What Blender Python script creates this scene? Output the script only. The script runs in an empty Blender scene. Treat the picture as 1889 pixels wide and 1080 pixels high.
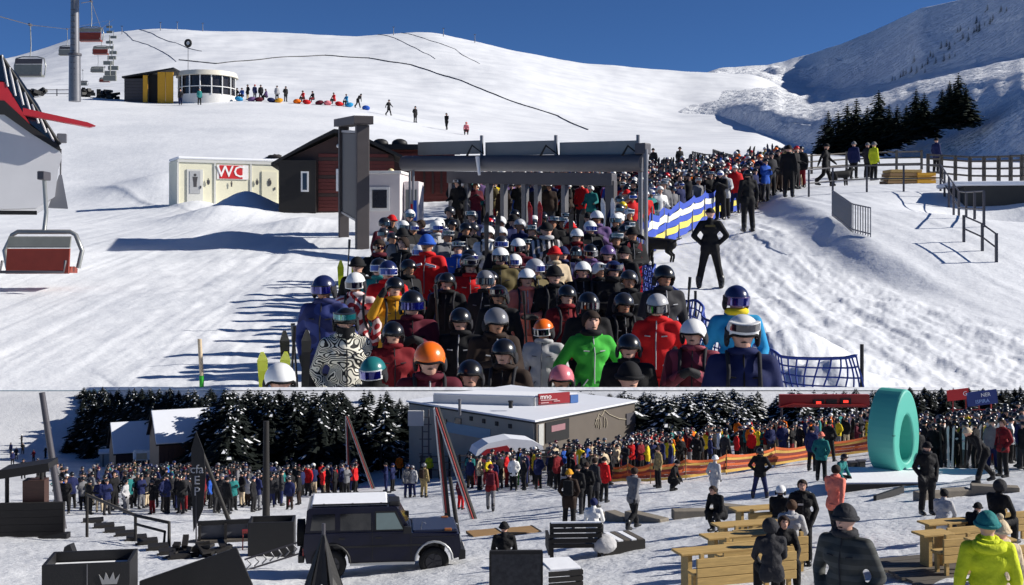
import bpy, bmesh, math, random
import numpy as np
from mathutils import Vector, Matrix, Euler, Quaternion
random.seed(7); RNG = np.random.RandomState(11)
SC = bpy.context.scene
COL = SC.collection

# ------------------------------------------------------------------ camera, sky, sun, exposure
F, HOR = 2200.0, 450.0            # focal length and eye level in photo pixels (1889 x 1080)
CAMZ = 6.0                        # lens height
K = 12.0                          # metres per unit on the big upper terrace
cam_d = bpy.data.cameras.new('camera'); cam = bpy.data.objects.new('camera', cam_d); COL.objects.link(cam)
cam.location = (0, 0, CAMZ); cam.rotation_euler = (math.pi/2, 0, 0)
cam_d.sensor_fit = 'HORIZONTAL'; cam_d.sensor_width = 36.0
cam_d.lens = 36.0*F/1889.0
cam_d.shift_x = 0.0; cam_d.shift_y = -(540.0-HOR)/1889.0
cam_d.clip_start = 0.5; cam_d.clip_end = 40000
SC.camera = cam

SUN_EL, SUN_AZ = math.radians(29), math.radians(88)
w = bpy.data.worlds.new('World'); SC.world = w; w.use_nodes = True
nt = w.node_tree; nt.nodes.clear()
sky = nt.nodes.new('ShaderNodeTexSky'); sky.sky_type = 'NISHITA'; sky.sun_disc = False
sky.sun_elevation = SUN_EL; sky.sun_rotation = SUN_AZ
sky.altitude = 2600; sky.air_density = 0.7; sky.dust_density = 0.0; sky.ozone_density = 10.0
bgn = nt.nodes.new('ShaderNodeBackground'); bgn.inputs['Strength'].default_value = 0.066
won = nt.nodes.new('ShaderNodeOutputWorld')
nt.links.new(sky.outputs[0], bgn.inputs[0]); nt.links.new(bgn.outputs[0], won.inputs[0])
L = Vector((math.cos(SUN_EL)*math.sin(SUN_AZ), math.cos(SUN_EL)*math.cos(SUN_AZ), math.sin(SUN_EL)))
sd = bpy.data.lights.new('sun', 'SUN'); sd.energy = 4.9; sd.angle = math.radians(0.55); sd.color = (1.0, 0.95, 0.87)
so = bpy.data.objects.new('sun', sd); COL.objects.link(so); so.rotation_euler = L.to_track_quat('Z', 'Y').to_euler()
so.location = (60, -20, 60)
SC.view_settings.view_transform = 'Standard'; SC.view_settings.look = 'None'
SC.view_settings.exposure = 0.40; SC.view_settings.gamma = 1.0
SC.view_settings.use_curve_mapping = False
SC.cycles.max_bounces = 5; SC.cycles.transparent_max_bounces = 8

# ------------------------------------------------------------------ colour and materials
def lin(c):
    return tuple(((v/255.0)/12.92 if v/255.0 <= 0.04045 else ((v/255.0+0.055)/1.055)**2.4) for v in c)
CN = {  # everyday colours as sRGB
 'black': (22,22,25), 'charcoal': (44,44,48), 'grey': (112,112,116), 'light grey': (176,176,178), 'white': (232,232,230),
 'navy blue': (28,36,78), 'blue': (38,82,170), 'cyan blue': (40,140,190), 'teal': (34,112,112), 'green': (62,168,58),
 'olive': (92,82,52), 'brown': (74,54,40), 'dark brown': (46,34,28), 'red': (196,26,30), 'dark red': (112,22,30), 'maroon': (84,22,38),
 'pink': (214,120,128), 'salmon': (228,128,110), 'purple': (96,74,118), 'orange': (240,110,16), 'yellow': (222,196,40),
 'mustard yellow': (206,146,36), 'lime yellow': (196,206,40), 'beige': (196,178,150), 'khaki': (150,132,92)}
MATS = {}
def nodes_mat(name):
    m = bpy.data.materials.new(name); m.use_nodes = True
    n = m.node_tree; b = n.nodes['Principled BSDF']
    return m, n, b
def N(n, typ, **kw):
    o = n.nodes.new(typ)
    for k, v in kw.items():
        if k in o.inputs: o.inputs[k].default_value = v
        else: setattr(o, k, v)
    return o
def plain(name, rgb, rough=0.6, metal=0.0, var=0.12, scale=6.0, bump=0.0, bscale=40.0, spec=0.5, coat=0.0, detail=4.0, coord='Object', bdist=0.02):
    """procedural paint/cloth/wood-like surface: base colour broken up by noise, optional fine relief"""
    if name in MATS: return MATS[name]
    m, n, b = nodes_mat(name)
    c = lin(rgb)
    tc = N(n, 'ShaderNodeTexCoord')
    nz = N(n, 'ShaderNodeTexNoise', Scale=scale, Detail=detail)
    n.links.new(tc.outputs[coord], nz.inputs['Vector'])
    mx = N(n, 'ShaderNodeMix', data_type='RGBA')
    mx.inputs[6].default_value = (*[max(0, v*(1-var)) for v in c], 1); mx.inputs[7].default_value = (*[min(1, v*(1+var)) for v in c], 1)
    n.links.new(nz.outputs['Fac'], mx.inputs[0]); n.links.new(mx.outputs[2], b.inputs['Base Color'])
    b.inputs['Roughness'].default_value = rough; b.inputs['Metallic'].default_value = metal
    b.inputs['Specular IOR Level'].default_value = spec; b.inputs['Coat Weight'].default_value = coat
    if bump:
        n2 = N(n, 'ShaderNodeTexNoise', Scale=bscale, Detail=5.0)
        n.links.new(tc.outputs[coord], n2.inputs['Vector'])
        bp = N(n, 'ShaderNodeBump', Strength=bump, Distance=bdist)
        n.links.new(n2.outputs['Fac'], bp.inputs['Height']); n.links.new(bp.outputs[0], b.inputs['Normal'])
    MATS[name] = m; return m
def cloth(cn):
    return plain('cloth_'+cn.replace(' ', '_'), CN[cn], rough=0.82, var=0.25, scale=9, bump=0.9, bscale=11.0, spec=0.25, bdist=0.035)
def shell(cn):
    return plain('shell_'+cn.replace(' ', '_'), CN[cn], rough=0.28, var=0.05, scale=12, spec=0.55, coat=0.25)
def paint(cn, rough=0.45):
    return plain('paint_'+cn.replace(' ', '_'), CN[cn], rough=rough, var=0.1, scale=5, bump=0.1, bscale=60)
SKIN = [plain('skin_fair', (205,158,136), 0.55, var=0.08, scale=14), plain('skin_tan', (170,120,92), 0.55, var=0.08, scale=14)]
LENS = plain('goggle_lens', (14,16,34), 0.05, var=0.05, spec=1.0, coat=1.0)
LENSB = plain('goggle_lens_blue', (20,26,120), 0.06, metal=0.6, var=0.05, spec=1.0, coat=1.0)
LENST = plain('goggle_lens_teal', (30,120,130), 0.08, metal=0.5, var=0.05, spec=1.0, coat=1.0)
BOOT = plain('ski_boot_plastic', (30,30,33), 0.4, var=0.1)
GLOVE = plain('glove_fabric', (24,24,27), 0.8, var=0.2, bump=0.3)
METAL = plain('galvanised_steel', (122,122,126), 0.42, metal=0.55, var=0.14, scale=3, bump=0.1, bscale=30)
DMETAL = plain('dark_painted_steel', (72,70,76), 0.5, var=0.16, scale=3, bump=0.15, bscale=30)
BLACKP = plain('black_painted_board', (16,16,19), 0.6, var=0.25, scale=4, bump=0.2, bscale=30)
RUBBER = plain('tyre_rubber', (20,20,21), 0.85, var=0.2)
def wood(name, rgb, grain=(1.2, 14, 14), var=0.3, rough=0.7, bump=0.25):
    if name in MATS: return MATS[name]
    m, n, b = nodes_mat(name); c = lin(rgb)
    tc = N(n, 'ShaderNodeTexCoord'); mp = N(n, 'ShaderNodeMapping'); mp.inputs['Scale'].default_value = grain
    oi = N(n, 'ShaderNodeObjectInfo')
    n.links.new(tc.outputs['Object'], mp.inputs['Vector'])
    nz = N(n, 'ShaderNodeTexNoise', Scale=2.5, Detail=8.0, Roughness=0.65, Distortion=0.4, noise_dimensions='4D')
    ml = N(n, 'ShaderNodeMath', operation='MULTIPLY'); ml.inputs[1].default_value = 37.0
    n.links.new(oi.outputs['Random'], ml.inputs[0]); n.links.new(ml.outputs[0], nz.inputs['W'])
    n.links.new(mp.outputs[0], nz.inputs['Vector'])
    cr = N(n, 'ShaderNodeValToRGB')
    cr.color_ramp.elements[0].position = 0.3; cr.color_ramp.elements[0].color = (*[v*(1-var) for v in c], 1)
    cr.color_ramp.elements[1].position = 0.72; cr.color_ramp.elements[1].color = (*[min(1, v*(1+var*0.6)) for v in c], 1)
    n.links.new(nz.outputs['Fac'], cr.inputs[0]); n.links.new(cr.outputs[0], b.inputs['Base Color'])
    b.inputs['Roughness'].default_value = rough
    bp = N(n, 'ShaderNodeBump', Strength=bump, Distance=0.01); n.links.new(nz.outputs['Fac'], bp.inputs['Height']); n.links.new(bp.outputs[0], b.inputs['Normal'])
    MATS[name] = m; return m
PINE = wood('fresh_pine_wood', (184,152,92)); PINE2 = wood('weathered_pine_wood', (150,118,78)); DWOOD = wood('dark_brown_stained_wood', (66,42,34), rough=0.6)
REDWOOD = wood('red_brown_wood', (104,44,38)); GREYWOOD = wood('grey_weathered_wood', (92,86,78)); BLKWOOD = wood('black_stained_wood', (22,19,18))
YWOOD = wood('yellow_painted_wood', (214,158,40), var=0.15)

def snow_mat(name, unit, rough_amt, fine_amt, base=(0.86,0.88,0.91), dirt=0.0):
    m, n, b = nodes_mat(name)
    geo = N(n, 'ShaderNodeNewGeometry')
    def noise(sc, det=5.0, rough=0.6):
        z = N(n, 'ShaderNodeTexNoise', Scale=sc/unit, Detail=det, Roughness=rough); n.links.new(geo.outputs['Position'], z.inputs['Vector']); return z
    a, c, d = noise(0.9), noise(5.0), noise(0.12, 3.0)
    add = N(n, 'ShaderNodeMath', operation='MULTIPLY_ADD'); add.inputs[1].default_value = fine_amt
    n.links.new(c.outputs['Fac'], add.inputs[0]); n.links.new(a.outputs['Fac'], add.inputs[2])
    bp = N(n, 'ShaderNodeBump', Strength=1.0, Distance=rough_amt*unit); n.links.new(add.outputs[0], bp.inputs['Height']); n.links.new(bp.outputs[0], b.inputs['Normal'])
    cr = N(n, 'ShaderNodeValToRGB')
    cr.color_ramp.elements[0].position = 0.30; cr.color_ramp.elements[1].position = 0.62
    cr.color_ramp.elements[0].color = (base[0]*(1-0.16-dirt), base[1]*(1-0.15-dirt), base[2]*(1-0.13-dirt), 1); cr.color_ramp.elements[1].color = (*base, 1)
    n.links.new(d.outputs['Fac'], cr.inputs[0])
    if dirt:
        e = noise(1.7, 8.0, 0.75); cr2 = N(n, 'ShaderNodeValToRGB')
        cr2.color_ramp.elements[0].position = 0.22; cr2.color_ramp.elements[0].color = (0.55,0.52,0.47,1)
        cr2.color_ramp.elements[1].position = 0.42; cr2.color_ramp.elements[1].color = (1,1,1,1)
        n.links.new(e.outputs['Fac'], cr2.inputs[0])
        mu = N(n, 'ShaderNodeMix', data_type='RGBA', blend_type='MULTIPLY'); mu.inputs[0].default_value = 1.0
        n.links.new(cr.outputs[0], mu.inputs[6]); n.links.new(cr2.outputs[0], mu.inputs[7]); n.links.new(mu.outputs[2], b.inputs['Base Color'])
    else: n.links.new(cr.outputs[0], b.inputs['Base Color'])
    b.inputs['Roughness'].default_value = 0.55; b.inputs['Specular IOR Level'].default_value = 0.3
    b.inputs['Subsurface Weight'].default_value = 0.0
    return m
SNOW_UP = snow_mat('terrace_snow', K, 0.06, 0.2)
SNOW_FAR = snow_mat('mountain_snow', K*14, 0.25, 0.5)
SNOW_LO = snow_mat('plaza_snow', 1.0, 0.10, 0.45, base=(0.72,0.73,0.75), dirt=0.05)
SNOWCAP = plain('fresh_snow_cover', (236,238,242), 0.6, var=0.05, scale=3, bump=0.5, bscale=7, spec=0.2)

# ------------------------------------------------------------------ small mesh kit
class MB:
    def __init__(s): s.v = []; s.f = []; s.m = []; s.sm = []
    def add(s, vs, fs, mi=0, smooth=False):
        o = len(s.v); s.v += [tuple(p) for p in vs]
        for q in fs: s.f.append([i+o for i in q]); s.m.append(mi); s.sm.append(smooth)
        return s
    def box(s, c, size, rz=0.0, mi=0, rx=0.0, ry=0.0):
        M = Matrix.Translation(c) @ Euler((rx, ry, rz)).to_matrix().to_4x4()
        a, b, d = size[0]/2, size[1]/2, size[2]/2
        vs = [M @ Vector(p) for p in ((-a,-b,-d),(a,-b,-d),(a,b,-d),(-a,b,-d),(-a,-b,d),(a,-b,d),(a,b,d),(-a,b,d))]
        return s.add(vs, [(3,2,1,0),(4,5,6,7),(0,1,5,4),(1,2,6,5),(2,3,7,6),(3,0,4,7)], mi)
    def cyl(s, p0, p1, r0, r1=None, n=10, mi=0, cap=True, smooth=True):
        r1 = r0 if r1 is None else r1
        p0, p1 = Vector(p0), Vector(p1); ax = (p1-p0).normalized()
        u = ax.orthogonal().normalized(); w_ = ax.cross(u)
        vs = []
        for p, r in ((p0, r0), (p1, r1)):
            for i in range(n):
                a = 2*math.pi*i/n; vs.append(p + (u*math.cos(a)+w_*math.sin(a))*r)
        s.add(vs, [(i, (i+1)%n, n+(i+1)%n, n+i) for i in range(n)], mi, smooth)
        if cap: s.add(vs, [tuple(range(n))[::-1], tuple(range(n, 2*n))], mi)
        return s
    def tube(s, pts, r, n=8, mi=0, closed=False):
        pts = [Vector(p) for p in pts]; m_ = len(pts); vs = []; up = None
        for i, p in enumerate(pts):
            a = pts[(i-1) % m_] if (closed or i > 0) else p; b = pts[(i+1) % m_] if (closed or i < m_-1) else p
            t = (b-a).normalized()
            if up is None: up = t.orthogonal().normalized()
            up = (up - t*up.dot(t)).normalized(); sd_ = t.cross(up)
            rr = r[i] if isinstance(r, (list, tuple)) else r
            for k in range(n):
                an = 2*math.pi*k/n; vs.append(p + (up*math.cos(an)+sd_*math.sin(an))*rr)
        fs = []
        for i in range(m_ if closed else m_-1):
            j = (i+1) % m_
            for k in range(n): fs.append((i*n+k, i*n+(k+1)%n, j*n+(k+1)%n, j*n+k))
        s.add(vs, fs, mi, True)
        if not closed: s.add(vs, [tuple(range(n))[::-1], tuple(range((m_-1)*n, m_*n))], mi)
        return s
    def prism(s, outline, d0, d1, axis='y', mi=0, smooth=False):
        """outline: 2-D polygon (counter-clockwise seen from -axis side), pushed from d0 to d1 along axis"""
        def P(a, b, d): return (a, d, b) if axis == 'y' else ((d, a, b) if axis == 'x' else (a, b, d))
        n = len(outline); vs = [P(a, b, d0) for a, b in outline]+[P(a, b, d1) for a, b in outline]
        s.add(vs, [(i, (i+1)%n, n+(i+1)%n, n+i)[::-1] for i in range(n)], mi, smooth)
        return s.add(vs, [tuple(range(n)), tuple(range(n, 2*n))[::-1]], mi)
    def ell(s, c, r, nu=12, nv=8, mi=0, v0=0.0, v1=math.pi):
        vs = []
        for j in range(nv+1):
            ph = v0+(v1-v0)*j/nv
            for i in range(nu):
                a = 2*math.pi*i/nu; vs.append((c[0]+r[0]*math.sin(ph)*math.cos(a), c[1]+r[1]*math.sin(ph)*math.sin(a), c[2]+r[2]*math.cos(ph)))
        return s.add(vs, [(j*nu+i, (j+1)*nu+i, (j+1)*nu+(i+1)%nu, j*nu+(i+1)%nu) for j in range(nv) for i in range(nu)], mi, True)
    def mesh(s, name='mesh', weld=False):
        me = bpy.data.meshes.new(name); me.from_pydata(s.v, [], s.f)
        me.polygons.foreach_set('material_index', s.m); me.polygons.foreach_set('use_smooth', s.sm)
        bm = bmesh.new(); bm.from_mesh(me)
        if weld: bmesh.ops.remove_doubles(bm, verts=bm.verts, dist=1e-4)
        bmesh.ops.recalc_face_normals(bm, faces=bm.faces); bm.to_mesh(me); bm.free(); me.update(); return me
    def build(s, name, mats, parent=None, loc=(0,0,0), rot=(0,0,0), bev=0.0, weld=False):
        return obj(name, s.mesh(name, weld), mats, parent, loc, rot, bev)
def obj(name, me, mats, parent=None, loc=(0,0,0), rot=(0,0,0), bev=0.0):
    if not isinstance(mats, (list, tuple)): mats = [mats]
    if len(me.materials) == 0:
        for m in mats: me.materials.append(m)
    o = bpy.data.objects.new(name, me); COL.objects.link(o); o.parent = parent; o.location = loc; o.rotation_euler = rot
    if bev:
        b = o.modifiers.new('bevel', 'BEVEL'); b.width = bev; b.segments = 2; b.limit_method = 'ANGLE'; b.angle_limit = 0.7
    return o
def B(c, size, **k): return MB().box(c, size, **k)
def tag(o, label, cat, group=None):
    o['label'] = label; o['category'] = cat
    if group: o['group'] = group
    return o
def thing(name, label, cat, loc, rz=0.0, scale=1.0, group=None):
    o = bpy.data.objects.new(name, None); COL.objects.link(o); o.location = loc; o.rotation_euler = (0, 0, rz); o.scale = (scale,)*3
    o.empty_display_size = 0.3
    return tag(o, label, cat, group)
def struct(name, me, mats):
    o = obj(name, me, mats); o['kind'] = 'structure'; return o
def copy_tree(o, parent=None):
    c = o.copy(); COL.objects.link(c); c.parent = parent
    for ch in list(o.children): copy_tree(ch, c)
    return c
def W(px, py, d): return Vector(((px-944.5)/F*d, d, CAMZ-(py-HOR)/F*d))

# ------------------------------------------------------------------ noise for relief
def _h(ix, iy, s): 
    n = (ix*374761393 + iy*668265263 + s*974711) & 0x7fffffff
    n = ((n ^ (n >> 13))*1274126177) & 0x7fffffff
    return ((n ^ (n >> 16)) & 0xffff)/65535.0
def vnoise(x, y, s=0):
    x = np.asarray(x, float); y = np.asarray(y, float)
    ix = np.floor(x).astype(np.int64); iy = np.floor(y).astype(np.int64); fx = x-ix; fy = y-iy
    fx = fx*fx*(3-2*fx); fy = fy*fy*(3-2*fy)
    a, b, c, d = _h(ix,iy,s), _h(ix+1,iy,s), _h(ix,iy+1,s), _h(ix+1,iy+1,s)
    return (a*(1-fx)+b*fx)*(1-fy)+(c*(1-fx)+d*fx)*fy-0.5
def fbm(x, y, oct=4, s=0, g=0.5):
    t = 0; a = 1.0
    for i in range(oct): t = t+a*vnoise(x*2**i, y*2**i, s+i*7); a *= g
    return t
def smoothstep(a, b, x):
    t = np.clip((np.asarray(x, float)-a)/(b-a), 0, 1); return t*t*(3-2*t)
def grid_mesh(name, X, Y, Z):
    r, c = X.shape; me = bpy.data.meshes.new(name)
    v = np.stack([X, Y, Z], -1).reshape(-1, 3)
    i = np.arange(r*c).reshape(r, c)
    q = np.stack([i[:-1,:-1], i[:-1,1:], i[1:,1:], i[1:,:-1]], -1).reshape(-1, 4)
    me.vertices.add(len(v)); me.vertices.foreach_set('co', v.ravel())
    me.loops.add(q.size); me.loops.foreach_set('vertex_index', q.ravel())
    me.polygons.add(len(q)); me.polygons.foreach_set('loop_start', np.arange(0, q.size, 4)); me.polygons.foreach_set('loop_total', np.full(len(q), 4))
    me.polygons.foreach_set('use_smooth', np.ones(len(q), bool)); me.update(); me.validate(); return me
# ------------------------------------------------------------------ the ground
# upper terrace and ski hill: relief rows given by distance d (terrace units) and the height they reach
KN = np.array([-900,-300,8,140,300,450,640,800,950,1100,1250,1400,1500,1600,1750,1880,2200,2800], float)
def base_y(d): return 240+8140.0/d
ROWS = [(d, [base_y(d)]*18) for d in (8.0, 12, 17.3, 22, 27.5)] + [
 (36,  [466,466,466,466,466,466,466,466,466,466,455,428,424,420,410,405,400,400]),
 (46,  [425,425,425,425,425,424,420,417,417,417,410,390,376,372,368,365,360,360]),
 (60,  [400,400,400,398,390,388,384,378,374,372,368,345,338,335,333,332,330,330]),
 (70,  [384,384,384,382,376,374,366,356,350,346,340,325,318,314,312,311,310,310]),
 (90,  [300,305,310,312,300,298,300,305,312,312,306,300,297,296,297,298,296,296]),
 (115, [225,230,232,232,232,232,240,262,280,288,284,283,285,288,290,292,290,290]),
 (140, [190,195,196,195,198,196,206,236,258,270,270,276,285,292,294,296,294,294]),
 (155, [160,168,172,172,186,180,190,222,247,262,264,272,288,298,300,302,300,300]),
 (175, [170,176,178,178,190,186,198,228,252,264,262,270,292,306,310,312,310,310]),
 (220,  [200,200,200,200,196,196,205,222,236,248,254,252,272,308,325,330,330,330]),
 (300,  [170,165,158,150,140,140,150,165,190,215,232,228,256,298,340,345,345,345]),
 (400,  [150,140,128,106,92,92,100,105,125,160,190,184,222,276,350,360,360,360]),
 (500,  [140,122,103,60,45,55,63,52,84,115,128,134,196,255,370,380,380,380]),
 (560,  [190,170,150,110,95,105,113,100,135,165,180,195,240,300,420,430,430,430]),
 (650, [420]*18)]
def d0_of(px): return 16.8-(16.8-9.0)*smoothstep(150, 430, px)
PXJ = np.concatenate([np.linspace(-900, -40, 40)[:-1], np.linspace(-40, 1930, 620), np.linspace(1930, 2800, 40)[1:]])
VV = np.concatenate([[0.0, 0.0012, 0.0025, 0.004, 0.008, 0.012, 0.016], np.linspace(0.022, 0.42, 230), np.linspace(0.42, 1, 150)[1:]])
PX, V = np.meshgrid(PXJ, VV)
D0 = d0_of(PX); DD = D0*(650.0/D0)**V
rowd = np.array([r[0] for r in ROWS], float)
rowz = np.stack([-(np.interp(PXJ, KN, r[1])-HOR)/F*r[0] for r in ROWS])
ker = np.hanning(31); ker /= ker.sum()
rowz = np.stack([np.convolve(np.pad(z, 15, mode='edge'), ker, 'valid') for z in rowz])
def raw_z(d, jcol):
    i = np.clip(np.searchsorted(rowd, d)-1, 0, len(rowd)-2); t = (d-rowd[i])/(rowd[i+1]-rowd[i])
    return rowz[i, jcol]*(1-t)+rowz[i+1, jcol]*t
JC = np.tile(np.arange(len(PXJ)), (len(VV), 1))
ZZ = raw_z(DD, JC)
for _ in range(10):                                       # soften the row joints, nearer rows are plane anyway
    z2 = ZZ.copy(); z2[1:-1] = 0.25*ZZ[:-2]+0.5*ZZ[1:-1]+0.25*ZZ[2:]; ZZ = z2
XX = (PX-944.5)/F*DD
def bump(px, d, rx, rd, h):
    cx = (px-944.5)/F*d; return h*np.exp(-(((XX-cx)/rx)**2+((DD-d)/rd)**2))
ZZ += bump(452, 58, 1.5, 2.2, 1.0)+bump(408, 52, 2.0, 2.6, 0.62)+bump(360, 63, 1.2, 2, .4)+bump(560, 47, 1.6, 2.0, .35)+bump(300, 77, 3, 4, 0.8)+bump(430, 40, 1.4, 1.6, .35)
ZZ += bump(1455, 19.0, 0.9, 0.8, 0.55)+bump(1530, 17.0, 0.8, 0.8, 0.4)+bump(800, 46, 1.5, 1.5, .4)+bump(1880, 38.5, 2.6, 3.2, -1.3)
# cut edge of the packed track with the snow bank behind it
edge = np.array([[1380,60],[1400,46],[1470,36],[1560,30],[1680,27],[1800,24],[1900,22],[2100,19]])
ex = np.interp(DD, edge[::-1,1], (edge[::-1,0]-944.5)/F*edge[::-1,1])
msk = smoothstep(23, 32, DD)*(1-smoothstep(48, 58, DD))
ZZ += msk*0.42*smoothstep(-0.2, 1.1, XX-ex)
trackm = smoothstep(0.0, 2.0, XX-(1230-944.5)/F*DD)*(1-smoothstep(-0.6, 0.2, XX-ex))*(1-smoothstep(55, 70, DD))
# relief: long ruts on the track, churned snow beside the queue, soft drift on the piste
rut = fbm((XX-0.03*DD)*3.6+0.6*vnoise(XX*.5, DD*.15, 2), DD*0.16, 3, 3, 0.65)
ZZ += trackm*(0.040*rut+0.05*fbm(XX*2.6, DD*1.5, 4, 5, 0.7)+0.05*fbm(XX*.7, DD*.4, 2, 6))
near = 1-smoothstep(60, 110, DD)
ZZ += near*(1-trackm)*0.022*fbm((XX+0.05*DD)*3.2, DD*0.09, 3, 8, 0.6)
ZZ += near*(0.022*fbm(XX*1.1, DD*1.1, 3, 9)+0.05*fbm(XX*0.25, DD*0.2, 2, 10))
churn = np.exp(-((XX-(430-944.5)/F*DD)/2.6)**2)*(1-smoothstep(30, 60, DD))
ZZ += churn*0.07*fbm(XX*1.0, DD*0.6, 3, 21, 0.5)
far = smoothstep(200, 300, DD)
ZZ += far*(2.6*fbm(XX*0.02, DD*0.012, 3, 31)+0.3*fbm(XX*0.12, DD*0.05, 3, 33))
# lip of the terrace
lipz = -(716.0-HOR)/F*D0
q = DD/D0
lipw = 1-smoothstep(1.012, 1.05, q)
ZZ = np.where(lipw > 0, ZZ*(1-lipw)+np.where(q > 1.0101, lipz-(0.003*D0), lipz)*lipw, ZZ)
ZZ[0] = lipz[0]-0.02*D0[0]*0.1; 
ZW = CAMZ+ZZ*K
UPME = grid_mesh('ski_slope', XX*K, DD*K, ZW)
struct('ski_slope', UPME, [SNOW_UP])
def uz(px, d):
    j = int(np.argmin(np.abs(PXJ-px))); return float(np.interp(d, DD[:, j], ZZ[:, j]))
def U(px, d, up=0.0):
    """a point on the upper snow in the direction of column px at distance d (terrace units)"""
    return Vector(((px-944.5)/F*d*K, d*K, CAMZ+(uz(px, d)+up)*K))
def UX(x, d, up=0.0): return U(x/d*F+944.5, d, up)

# shaded ridge at the right and the slope in front of it
mk = np.array([1250, 1330, 1420, 1480, 1560, 1700, 1880, 1960, 2200, 2900], float)
G = 0.86
def on_plane(px, py, c): return 2200.0*c/(450-G*(px-944.5)-py)
cF, cM = -26.0, -48.0
foot_y = np.array([320,315,312,305,303,305,312,314,316,318.]); crestF = np.array([318,312,305,296,283,232,166,150,170,200.])
baseM  = np.array([150,145,150,165,165,140,104,96,120,170.]);  crestM = np.array([150,131,126,103,76,12,-30,-30,40,130.])
dF = np.array([on_plane(a, b, cF) for a, b in zip(mk, foot_y)]); dC = np.array([on_plane(a, b, cF) for a, b in zip(mk, crestF)])
dB = np.array([on_plane(a, b, cM) for a, b in zip(mk, baseM)]); dM = np.array([on_plane(a, b, cM) for a, b in zip(mk, crestM)])
dB = np.where((dB < 0)|(dB > 620), 620, dB); dM = np.where((dM < 0)|(dM > 1000), 1000, dM)
dF = np.clip(dF, 70, 260); dC = np.clip(dC, 90, 280)
dC[-2:] = dC[-3]; dF[-2:] = dF[-3]; dB[-2:] = [330, 420]; dM[-2:] = [560, 700]
mrows = [(foot_y+40, dF*0.97), (foot_y, dF), (crestF, dC), (crestF*0.34+baseM*0.66+4, dC*1.22), (baseM, dB), (crestM, dM), (crestM+120, dM*1.3)]
MX, MY, MZ = [], [], []
cols = np.linspace(1250, 2900, 330)
base = [(np.interp(cols, mk, a), np.interp(cols, mk, b)) for a, b in mrows]
ks = np.hanning(13); ks /= ks.sum()
base = [(np.convolve(np.pad(a, 6, mode='edge'), ks, 'valid'), np.convolve(np.pad(b, 6, mode='edge'), ks, 'valid')) for a, b in base]
pts = [np.stack([(cols-944.5)/F*d, d, -(y-HOR)/F*d], -1) for y, d in base]
rows = []
for i, n_ in enumerate((4, 46, 20, 20, 60, 16)):
    for t in np.linspace(0, 1, n_, endpoint=False): rows.append(pts[i]*(1-t)+pts[i+1]*t)
rows.append(pts[-1]); MG = np.stack(rows)
for _ in range(3): 
    z2 = MG.copy(); z2[1:-1] = 0.25*MG[:-2]+0.5*MG[1:-1]+0.25*MG[2:]; MG = z2
mx, my = MG[..., 0], MG[..., 1]
sc_ = my/200.0
MG[..., 2] += sc_*(0.9*fbm(mx*0.05/sc_, my*0.03/sc_, 4, 41)+0.25*fbm(mx*0.35/sc_, my*0.2/sc_, 3, 43))
MG[66:120, :, 2] += sc_[66:120]*1.2*fbm(mx[66:120]*0.08, my[66:120]*0.03, 3, 47)
struct('mountain_ridge', grid_mesh('mountain_ridge', MG[...,0]*K, MG[...,1]*K, CAMZ+MG[...,2]*K), [SNOW_FAR])

# lower plaza: falls gently away from the viewer and to the left, rises again under the woods
def Y0(px): return 719+0.105*(1402-np.maximum(np.asarray(px, float), 620))
def gl(x, d):
    x = np.asarray(x, float); d = np.asarray(d, float); px = x/d*F+944.5
    z = CAMZ-3.75-(Y0(px)-HOR)/F*d
    de = d0_of(px)*K
    lip = CAMZ-(722.0-HOR)/F*de
    z = z*(1-smoothstep(0.80, 1.0, d/de))+lip*smoothstep(0.80, 1.0, d/de)
    def bp(cx, cy, rx, ry, h): return h*np.exp(-(((x-cx)/rx)**2+((d-cy)/ry)**2))
    z = z+0.78*(1-smoothstep(12.0, 15.0, d))
    amp = 1-smoothstep(60, 110, d)
    z = z+amp*(0.05*fbm(x*1.3, d*1.1, 4, 51, 0.6)+0.10*fbm(x*0.22, d*0.2, 3, 55))
    return z
LPX = np.concatenate([np.linspace(-1200, -60, 40)[:-1], np.linspace(-60, 1950, 480), np.linspace(1950, 3200, 40)[1:]])
LV = np.concatenate([np.linspace(0, 1, 320)])
lp, lv = np.meshgrid(LPX, LV); lde = d0_of(lp)*K
ld = 5.0*(lde/5.0)**lv; lx = (lp-944.5)/F*ld
struct('plaza_snow', grid_mesh('plaza_snow', lx, ld, gl(lx, ld)), [SNOW_LO])
def Lp(px, fy):
    """a point on the plaza snow whose foot shows at photo row fy"""
    d = F*3.75/(fy-float(Y0(px))); x = (px-944.5)/F*d; return Vector((x, d, float(gl(x, d))))
def Ld(px, d): x = (px-944.5)/F*d; return Vector((x, d, float(gl(x, d))))
def Lx(x, d): return Vector((x, d, float(gl(x, d))))
def Lfar(px, y):
    """a point on the bank behind the plaza in column px at row y"""
    de = float(d0_of(px))*K; dd = np.linspace(.72*de, .995*de, 120); x = (px-944.5)/F*dd
    yy = HOR+(CAMZ-gl(x, dd))/dd*F; k = int(np.argmin(np.abs(yy-y))); return Ld(px, float(dd[k]))
def on_snow(px, yb, dref):
    """stand a thing designed at distance dref on the plaza at photo row yb; returns place and size factor"""
    p = Lp(px, yb); return p, p.y/dref
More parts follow.
